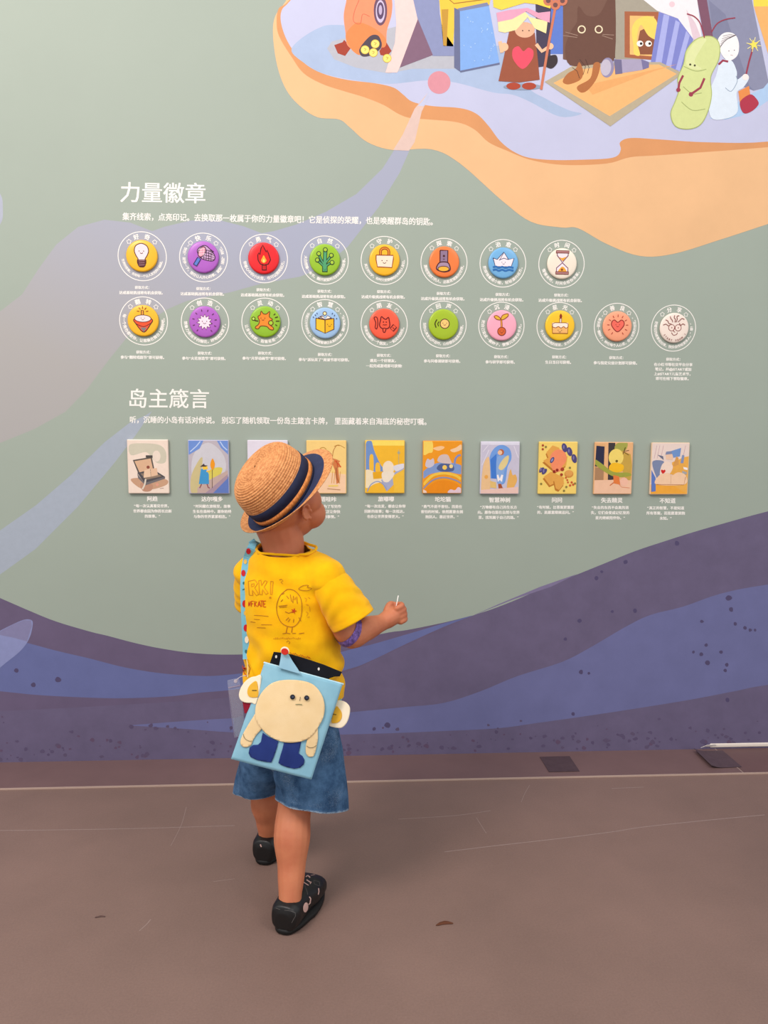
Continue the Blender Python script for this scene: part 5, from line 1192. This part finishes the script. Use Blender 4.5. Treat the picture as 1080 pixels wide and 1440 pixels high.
# NFRATE
for g_ in ([(243, 552), (243, 520), (252, 552), (254, 518)], [(262, 555), (262, 517), (278, 517)], [(262, 535), (274, 535)], [(284, 555), (284, 517), (298, 522), (286, 536), (300, 555)], [(306, 556), (316, 515), (326, 556)], [(310, 542), (322, 542)],
           [(324, 515), (344, 515)], [(334, 515), (334, 556)], [(362, 516), (346, 516), (346, 557), (363, 557)], [(346, 536), (358, 536)]): L_(g_, 1.0, 1)
for g_ in ([(280, 615), (330, 617), (380, 622)], [(280, 642), (320, 645)], [(330, 680), (404, 680)], [(255, 660), (290, 664)], [(300, 700), (360, 702)]): L_(g_, .6, 0)
# doodle figure
L_([(515, 435), (560, 445), (600, 490), (612, 560), (600, 640), (560, 690), (510, 690), (465, 660), (440, 600), (438, 540), (460, 480), (490, 450)], .8, 0, True, True)
for g_ in ([(450, 552), (510, 545)], [(455, 560), (505, 556)], [(495, 590), (520, 600), (545, 590)], [(505, 480), (520, 500)], [(530, 470), (540, 520)], [(552, 480), (548, 530)], [(565, 490), (562, 510)], [(575, 485), (580, 535)], [(500, 650), (520, 630)], [(515, 660), (530, 640)], [(555, 640), (552, 665)],
           [(510, 695), (502, 735)], [(545, 697), (540, 735)], [(478, 742), (505, 737), (530, 742)], [(545, 740), (570, 738)], [(590, 742), (628, 736)], [(590, 630), (605, 655)], [(470, 470), (490, 462)], [(465, 520), (480, 505)]): L_(g_, .8, 0)
for k in range(5): a = k*PI*2/5; L_([(555, 585), (555+18*math.cos(a), 585+18*math.sin(a))], 1.4, 1)
L_([(590, 430), (620, 410), (655, 408), (650, 422), (680, 430), (650, 445), (600, 440)], .7, 0, True, True); L_([(455, 370), (470, 365), (480, 378), (466, 385), (478, 398)], .7, 0)
for g_ in ([(630, 495), (645, 500), (638, 520)], [(655, 490), (668, 500)], [(640, 540), (660, 545)], [(665, 555), (668, 590)], [(640, 590), (655, 600), (645, 620)], [(650, 630), (665, 625)]): L_(g_, .7, 2)
for k in range(16): L_([(415+k*12, 778+3*math.sin(k)), (421+k*12, 770+4*math.cos(k*2))], .8, 2)
L_([(505, 800), (515, 790), (528, 800), (520, 812)], .7, 0)
for k in range(12): L_([(530+k*12, 870+k*3+5*math.sin(k*1.7)), (537+k*12, 882+k*3)], .8, 1 if k % 3 else 0)
strokes_on('shirt_print', LN, tshirt_tree, .0012, [INK, INKR, INKO], shirt)

# ------------------------------------------------------------------ arm band
ab = bmesh.new()
btree = bvh(body); c0, c1 = SR.lerp(ELR, .90), ELR.lerp(WRR, .12)
bc = W(492, 890, 1.512); bd = ((WRR-ELR).normalized()*.55+(ELR-SR).normalized()*.5+V((0, 0, -.15))).normalized(); x_, y_ = frame(bd)
rows = []
for j in range(9):
    row = []
    for k in range(72):
        a = 2*PI*k/72; dr = x_*math.cos(a)+y_*math.sin(a); o_ = bc+bd*(-.0085+.017*j/8)
        h = btree.ray_cast(o_+dr*.05, -dr); p = h[0] if h[0] is not None else o_+dr*.028
        if (p-o_).length > .042: p = o_+dr*.030
        row.append(ab.verts.new(p+dr*(.0011+.0006*((j+k) % 2))))
    rows.append(row)
for a, b in zip(rows, rows[1:]):
    for k in range(72): ab.faces.new([a[k], a[(k+1) % 72], b[(k+1) % 72], b[k]])
arm = bm_obj('arm_band', ab, mat('#7C60A8', rough=.6, var=.75, vscale=150, bump=.8, bscale=500), person, True); arm['label'] = 'violet lace-like band around the right arm'

# ------------------------------------------------------------------ stick in the fist
s0, s1 = HDR-UP*.004, W(560, 838, HDR.y-.002)
e = bmesh.new(); limb_into(e, [s0, s1], [.0011, .0011], 10, 2)
stk = origin_to(bm_obj('white_stick', e, mat('#F1EFEA', rough=.4), None, True), s0); tag(stk, 'thin white stick held upright in the child\'s right fist', 'stick')

# ------------------------------------------------------------------ shoe prints
for sh_, marks in ((shR, [([(430, 1233), (433, 1231), (436, 1234)], 1.5), ([(427, 1236), (425, 1238)], 1.3), ([(426, 1240), (434, 1245)], 1.3), ([(431, 1237), (437, 1241)], 1.6), ([(434, 1232), (436, 1233)], 1.2), ([(438, 1240), (436, 1243)], 1),
        ([(448, 1249), (448.5, 1254), (447.5, 1258)], 1.4), ([(435, 1261), (437, 1264), (436, 1270), (434, 1272)], 1.6), ([(428.5, 1245), (432, 1254), (432.5, 1258)], .6), ([(437, 1231), (447, 1229)], .7), ([(441, 1238), (449, 1240), (450, 1246)], .5), ([(441, 1238), (442, 1243), (449, 1246)], .5),
        ([(400, 1280), (409, 1281), (415, 1283.5), (415.5, 1288), (410, 1298)], .6), ([(388, 1277), (394, 1279)], .6)]), (shL, [([(366, 1187.5), (367.5, 1191)], 1.6)])):
    t_ = bvh(sh_)
    for p, w_ in marks: strokes_on('shoe_print', [(p, w_, 0)], t_, .0008, [mat('#CBA59C', rough=.6) if w_ > .65 else mat('#5E5A58', rough=.6)], sh_, 1.0)
    if sh_ is shR:
        press('shoe_mark', [(circ(429.5, 1276, 3.5, 7.0, .15), 0)], t_, .0008, 0, [mat('#CBA59C', rough=.6)], sh_, 1.5)
        for g_ in ([(428, 1272), (432, 1271), (431, 1275), (428.5, 1278)], [(429, 1281), (431, 1280)]): strokes_on('shoe_print', [(g_, .8, 0)], t_, .0014, [RUB], sh_, 1.0)

# ================================================================== BAG
zb = q((300, 880), 4.909)
BT = [W(372, 932, 1.470), W(482, 962, 1.448), W(438, 1096, 1.408), W(325, 1067, 1.428)]     # corners: top left, top right, bottom right, bottom left
def BP(u, v): return (BT[0]*(1-u)+BT[1]*u)*(1-v)+(BT[3]*(1-u)+BT[2]*u)*v
bn = (BT[1]-BT[0]).cross(BT[3]-BT[0]).normalized()
if bn.dot(FW) > 0: bn = -bn
def bulge(u, v): return .0085*(max(0, math.sin(PI*u))**.55)*(max(0, math.sin(PI*min(1, v*.92+.05)))**.6)+.0010*noise.noise(V((u*4, v*5, 2)))
BLUE = fabric('blue_canvas', '#7FB0C4', '#8EBDCF', .3); CREAM = fabric('cream_felt', '#E3C592', '#EBD0A2', .35); FNAVY = fabric('navy_felt', '#1E2E6B', '#263878', .3)
YFELT = fabric('mustard_felt', '#DFA82F', '#E9B53C', .3); PALE = fabric('pale_felt', '#EFE0C2', '#F5E9D0', .3); BLK = fabric('black_lining', '#0E0F16', '#14161E', .2)
bagc = (BT[0]+BT[1]+BT[2]+BT[3])/4
bag = empty('shoulder_bag', bagc); tag(bag, 'light blue fabric shoulder bag with a round cream figure, slung over the child\'s back', 'bag')
n_ = 34; vs, fs = [], []
for sgn in (1, -1):
    for j in range(n_+1):
        for i in range(n_+1):
            u, v = i/n_, j/n_; vs.append(BP(u, v)+bn*(sgn*(bulge(u, v) if sgn > 0 else bulge(u, v)*.8)+.0016*sgn))
for sgn in (0, 1):
    o_ = sgn*(n_+1)**2
    for j in range(n_):
        for i in range(n_):
            a = o_+j*(n_+1)+i; f = [a, a+1, a+n_+2, a+n_+1]; fs.append(f if sgn else f[::-1])
N2 = (n_+1)**2
edge = [i for i in range(n_+1)]+[j*(n_+1)+n_ for j in range(1, n_+1)]+[n_*(n_+1)+i for i in range(n_-1, -1, -1)]+[j*(n_+1) for j in range(n_-1, 0, -1)]
for k in range(len(edge)): a, b = edge[k], edge[(k+1) % len(edge)]; fs.append([a, b, b+N2, a+N2])
pouch = link('pouch', mesh_np('pouch', vs, fs), BLUE, bag, True)
ptree = bvh(pouch)
# edge piping and top opening
e = bmesh.new(); limb_into(e, [BP(u, v)+bn*.0008 for u, v in [(0, 0), (.25, 0), (.5, 0), (.75, 0), (1, 0)]], [.0021]*5, 8, 4); bm_obj('top_hem', e, fabric('hem_canvas', '#A9CFDB', '#BDDDE6'), bag, True)
# felt figure
blob = smoothpts(zb([(292, 600), (300, 540), (330, 470), (385, 410), (440, 383), (500, 374), (560, 374), (620, 381), (675, 398), (715, 428), (748, 475), (766, 530), (768, 585), (755, 640), (728, 690), (690, 745), (640, 785), (570, 803), (500, 803), (430, 782), (370, 745), (320, 690), (297, 645)]), True, 3)
armL = smoothpts(zb([(300, 600), (270, 640), (235, 695), (205, 750), (188, 800), (200, 830), (228, 838), (262, 822), (275, 790), (300, 750), (338, 705), (335, 650)]), True, 3)
armR = smoothpts(zb([(752, 640), (735, 660), (722, 700), (722, 770), (715, 820), (700, 880), (685, 902), (655, 900), (638, 870), (640, 820), (648, 780), (640, 740), (690, 690)]), True, 3)
press('felt_arm', [(armL, 0)], ptree, .0010, .0012, [CREAM], bag); press('felt_arm', [(armR, 0)], ptree, .0010, .0012, [CREAM], bag)
bootL = zb([(342, 738), (380, 765), (450, 798), (440, 840), (420, 900), (402, 942), (360, 938), (300, 925), (258, 905), (245, 878), (252, 840), (275, 822), (310, 820), (330, 800)])
bootR = zb([(488, 806), (545, 806), (607, 795), (600, 835), (590, 880), (615, 898), (630, 925), (625, 955), (600, 978), (560, 986), (510, 975), (470, 960), (450, 945), (462, 900), (478, 850)])
press('felt_boot', [(bootL, 0)], ptree, .0008, .0010, [FNAVY], bag); press('felt_boot', [(bootR, 0)], ptree, .0008, .0010, [FNAVY], bag)
fig = press('felt_body', [(blob, 0)], ptree, .0022, .0016, [CREAM], bag); ftree = bvh(fig)
for ex in (548, 645): press('felt_eye', [(circ(*zb([(ex, 491 + (6 if ex > 600 else 0))])[0], 3.5), 0)], ftree, .0026, .0008, [mat('#20242E', rough=.8)], fig, 2)
for ex in (550, 647): press('eye_dot', [(circ(*zb([(ex, 491 + (6 if ex > 600 else 0))])[0], 1.5, n=12), 0)], ftree, .0036, .0003, [mat('#3E465C', rough=.8)], fig, 1)
strokes_on('stitched_face', [(zb([(600, 490), (599, 505), (595, 518)]), .7, 0), (zb([(567, 544), (590, 542), (613, 545)]), 1.0, 1)], ftree, .0020, [mat('#4A4234'), mat('#6E7350')], fig, 1)
tA = [bvh(o) for o in bag.children if o.name.startswith('felt_arm')]
strokes_on('stitched_cuff', [(smoothpts(zb([(205, 740), (215, 775), (245, 795), (270, 795)]), False, 4), .7, 0)], tA[0], .0014, [mat('#6E6448')], bag, 1)
strokes_on('stitched_cuff', [(smoothpts(zb([(640, 825), (660, 840), (690, 840), (716, 822)]), False, 4), .7, 0)], tA[1], .0014, [mat('#6E6448')], bag, 1)
# ears at both sides: thick felt discs in the plane behind the bag edge
def flatpiece(name, pts, plane_p, lift, th, m, parent, smooth=True):
    """felt cut-out lying parallel to the bag through plane_p, outline seen at the given photo pixels"""
    P3 = []
    for x, y in (smoothpts(pts, True, 4) if smooth else pts):
        d = D(x, y); t = (plane_p-CAM).dot(bn)/d.dot(bn); P3.append(CAM+d*t+bn*lift)
    bm = bmesh.new(); f = bm.faces.new([bm.verts.new(p) for p in P3]); bm.normal_update()
    if f.normal.dot(bn) < 0: f.normal_flip()
    r = bmesh.ops.extrude_face_region(bm, geom=[f]); vv = [g_ for g_ in r['geom'] if isinstance(g_, bmesh.types.BMVert)]
    bmesh.ops.translate(bm, verts=vv, vec=bn*th)
    bmesh.ops.recalc_face_normals(bm, faces=bm.faces)
    ed = [e_ for e_ in bm.edges if all(v in vv for v in e_.verts)]
    bmesh.ops.bevel(bm, geom=ed, offset=th*.35, segments=2, affect='EDGES')
    return bm_obj(name, bm, m, parent)
pL, pR = W(352, 970, 1.452), W(478, 1004, 1.446)
earL = flatpiece('felt_ear', zb([(330, 352), (290, 350), (250, 360), (212, 392), (188, 430), (175, 475), (185, 510), (215, 530), (262, 533), (300, 530)]), pL, -.004, .0035, PALE, bag)
flatpiece('ear_inset', zb([(300, 385), (262, 400), (240, 430), (235, 465), (250, 490), (285, 495), (310, 480)]), pL, -.0003, .0012, YFELT, earL)
flatpiece('ear_slit', zb([(268, 443), (300, 443), (300, 449), (268, 449)]), pL, .0008, .0008, mat('#5E4A20'), earL, False)
earR = flatpiece('felt_ear', zb([(850, 525), (880, 518), (915, 530), (940, 560), (942, 600), (930, 650), (910, 685), (880, 706), (835, 702), (795, 685), (810, 620)]), pR, -.004, .0035, PALE, bag)
flatpiece('ear_inset', zb([(845, 560), (870, 572), (886, 600), (886, 635), (868, 662), (840, 672), (815, 660)]), pR, -.0003, .0012, YFELT, earR)
flatpiece('ear_slit', zb([(825, 606), (850, 611), (850, 616), (825, 612)]), pR, .0008, .0008, mat('#5E4A20'), earR, False)
# black back panel standing behind the opening, with poppers; pointed felt hat with red ball
pT = W(430, 940, 1.462)
blk = flatpiece('back_panel', zb([(415, 180), (470, 186), (540, 198), (640, 228), (760, 268), (887, 320), (872, 350), (835, 352), (805, 362), (770, 385), (740, 420), (600, 380), (400, 300), (385, 268)]), pT, -.0045, .0022, BLK, bag, False)
for x, y in ((433, 214), (727, 299)):
    cx, cy = zb([(x, y)])[0]; flatpiece('popper', circ(cx, cy, 1.5, 2.2, n=14), pT, -.0022, .0010, mat('#D9D4CC', rough=.3), blk, False)
hatp = flatpiece('felt_hat', zb([(470, 190), (462, 240), (452, 290), (500, 305), (605, 335), (585, 300), (545, 240), (520, 196)]), W(405, 930, 1.458), .0, .0022, fabric('pale_blue_felt', '#8DB9CE', '#9CC6D9'), bag, False)
flatpiece('felt_ball_rim', circ(*zb([(495, 172)])[0], 6.1, 5.6, .4), W(401, 916, 1.457), .0010, .0016, PALE, hatp, False)
flatpiece('felt_ball', circ(*zb([(495, 178)])[0], 5.2, 4.6, .4), W(401, 916, 1.457), .0026, .0016, mat('#C62A1E', rough=.85), hatp, False)
# woven strap: over the left shoulder down the back edge, and across the chest to the right ear
STRAP = fabric('strap_blue', '#6FB3CC', '#84C3D8', .3)
def strap_path(pts3, w_, name, m, parent, wdir=None, th=.0014):
    P_ = []; N = len(pts3)
    for i in range(N-1):
        p0, p1, p2, p3 = pts3[max(0, i-1)], pts3[i], pts3[i+1], pts3[min(N-1, i+2)]
        for k in range(6): t = k/6; P_.append(.5*((2*p1)+(p2-p0)*t+(2*p0-5*p1+4*p2-p3)*t*t+(3*p1-p0-3*p2+p3)*t**3))
    P_.append(pts3[-1]); vs, fs = [], []
    for i, p in enumerate(P_):
        d = (P_[min(i+1, len(P_)-1)]-P_[max(0, i-1)]).normalized(); wd = wdir(p) if wdir else RX
        wd = (wd-d*wd.dot(d)).normalized(); nn = wd.cross(d)
        vs += [p-wd*w_/2-nn*th/2, p+wd*w_/2-nn*th/2, p+wd*w_/2+nn*th/2, p-wd*w_/2+nn*th/2]
    for i in range(len(P_)-1):
        for k in range(4): a = 4*i; fs.append([a+k, a+(k+1) % 4, a+4+(k+1) % 4, a+4+k])
    fs += [[0, 3, 2, 1], [len(vs)-4, len(vs)-3, len(vs)-2, len(vs)-1]]
    return link(name, mesh_np(name, vs, fs), m, parent)
def srf(px, py, off=.003, fall=1.6):
    d = D(px, py).normalized(); h = tshirt_tree.ray_cast(CAM, d)
    return (h[0]-d*off) if h[0] is not None else W(px, py, fall)
bpts = [srf(356, 764, .004, 1.585), srf(353, 771, .004, 1.575), srf(347.5, 786, .004, 1.57), srf(344.5, 805, .004, 1.565), srf(343.5, 830, .004, 1.56), srf(344.5, 860, .004, 1.555), srf(346, 890, .004, 1.55), srf(347, 912, .004, 1.545), srf(347, 927, .004, 1.54)]
for i in range(1, len(bpts)): bpts[i] = bpts[i].lerp(CAM+(bpts[i]-CAM)*((1.575-.004*i-CAM.y)/(bpts[i].y-CAM.y)), .5)
strap = strap_path(bpts, .0165, 'strap', STRAP, bag, lambda p: RT)
stree = bvh(strap)
RD, YD, CD, GD = mat('#C01F2A', rough=.8), mat('#D9B45C', rough=.8), mat('#EFE3CB', rough=.8), mat('#2F6A6E', rough=.8)
sp = []
for x, y, rx, ry, m_ in ((349.5, 775, 3.2, 4.2, 0), (342.3, 806, 3, 4.5, 0), (344, 849, 3.2, 5, 0), (345.8, 883, 3.2, 5, 0), (345, 790, 2.4, 3.4, 1), (345, 862, 2.2, 3.4, 1), (347, 899.5, 2.8, 5, 2), (343, 820, 1.6, 2, 3), (346, 916, 1.6, 2.6, 3)):
    sp.append((circ(x, y, rx, ry, n=18), m_))
sp.append(([(341, 828.5), (347, 826.5), (347, 828), (341, 830)], 3))
for g_, m_ in sp: press('strap_dot', [(g_, 0)], stree, .0009, 0, [[RD, YD, CD, GD][m_]], strap, 2, 1.55)
# clip cord and patterned tag below the strap
e = bmesh.new(); limb_into(e, [bpts[-1], W(348.5, 938, 1.50), W(348, 952, 1.462)], [.0012]*3, 8, 4); bm_obj('clip_cord', e, mat('#D9C08A', rough=.4), bag, True)
chest = [bpts[0], W(357, 763, 1.60), NB-RX*.052+RY*.035+V((0, 0, -.022)), W(380, 820, 1.665), W(400, 860, 1.70), W(425, 905, 1.69), W(455, 950, 1.645), W(474, 978, 1.56), W(474, 992, 1.475)]
strap_path(chest, .015, 'strap', STRAP, bag, lambda p: (V((0, 0, 1)) if p.y > 1.63 else RY))
press('side_print', [(circ(344.5, 940, 2.4, 1.6), 0), (ribbonpoly([(341, 936), (343, 945), (347, 951)], 1.2), 0), (ribbonpoly([(349, 934), (352, 940), (350, 948)], 1), 1)], tshirt_tree, .001, 0, [mat('#CC4A1C', rough=.8), INK], shirt, 1.5, 1.55)
# crimson tag under the left ear
rt_ = flatpiece('fabric_tag', zb([(198, 528), (258, 534), (250, 560), (225, 605), (212, 608)]), pL, -.006, .0015, fabric('crimson_tag', '#7E1428', '#8E1A30'), bag, False)

# ------------------------------------------------------------------ clear pouch hanging beside the bag
clear = bpy.data.materials.new('clear_plastic'); clear.use_nodes = True; _n = clear.node_tree.nodes; _l = clear.node_tree.links; _b = _n['Principled BSDF']
_b.inputs['Base Color'].default_value = (.82, .84, .9, 1); _b.inputs['Roughness'].default_value = .12; _b.inputs['Alpha'].default_value = .08; _b.inputs['Specular IOR Level'].default_value = .8
zc = W(333, 990, 1.50)
cp_root = empty('clear_pouch', W(330, 958, 1.50)); tag(cp_root, 'transparent plastic card pouch hanging at the left of the blue bag', 'pouch')
flatpiece('plastic_sleeve', zb([(97, 376), (175, 358), (190, 420), (205, 560), (215, 690), (192, 762), (146, 772), (128, 650), (108, 480)]), zc, 0, .0012, clear, cp_root, False)
flatpiece('zip_ridge', zb([(104, 424), (186, 408), (187, 416), (105, 433)]), zc, .0014, .0012, mat('#94889C', rough=.25), cp_root, False)
flatpiece('hang_hole', circ(*zb([(155, 382)])[0], 2.6, n=16), zc, .0012, .0006, mat('#B5AAB4', rough=.3), cp_root, False)
flatpiece('pouch_seam', zb([(128, 650), (108, 480), (112, 480), (132, 650), (149, 768), (192, 757), (192, 762), (146, 772)]), zc, .0013, .0006, mat('#7F768F', rough=.3), cp_root, False)
card_in = flatpiece('paper_insert', zb([(140, 640), (208, 620), (214, 690), (190, 755), (148, 765)]), zc, -.0010, .0005, mat('#666A88', rough=.6), cp_root, False)
e = bmesh.new(); limb_into(e, [W(332, 957, 1.50)+bn*.001, W(338, 952, 1.50), W(346, 950, 1.49)], [.0008]*3, 6, 3); bm_obj('hang_cord', e, mat('#C9BFC6', rough=.5), cp_root, True)
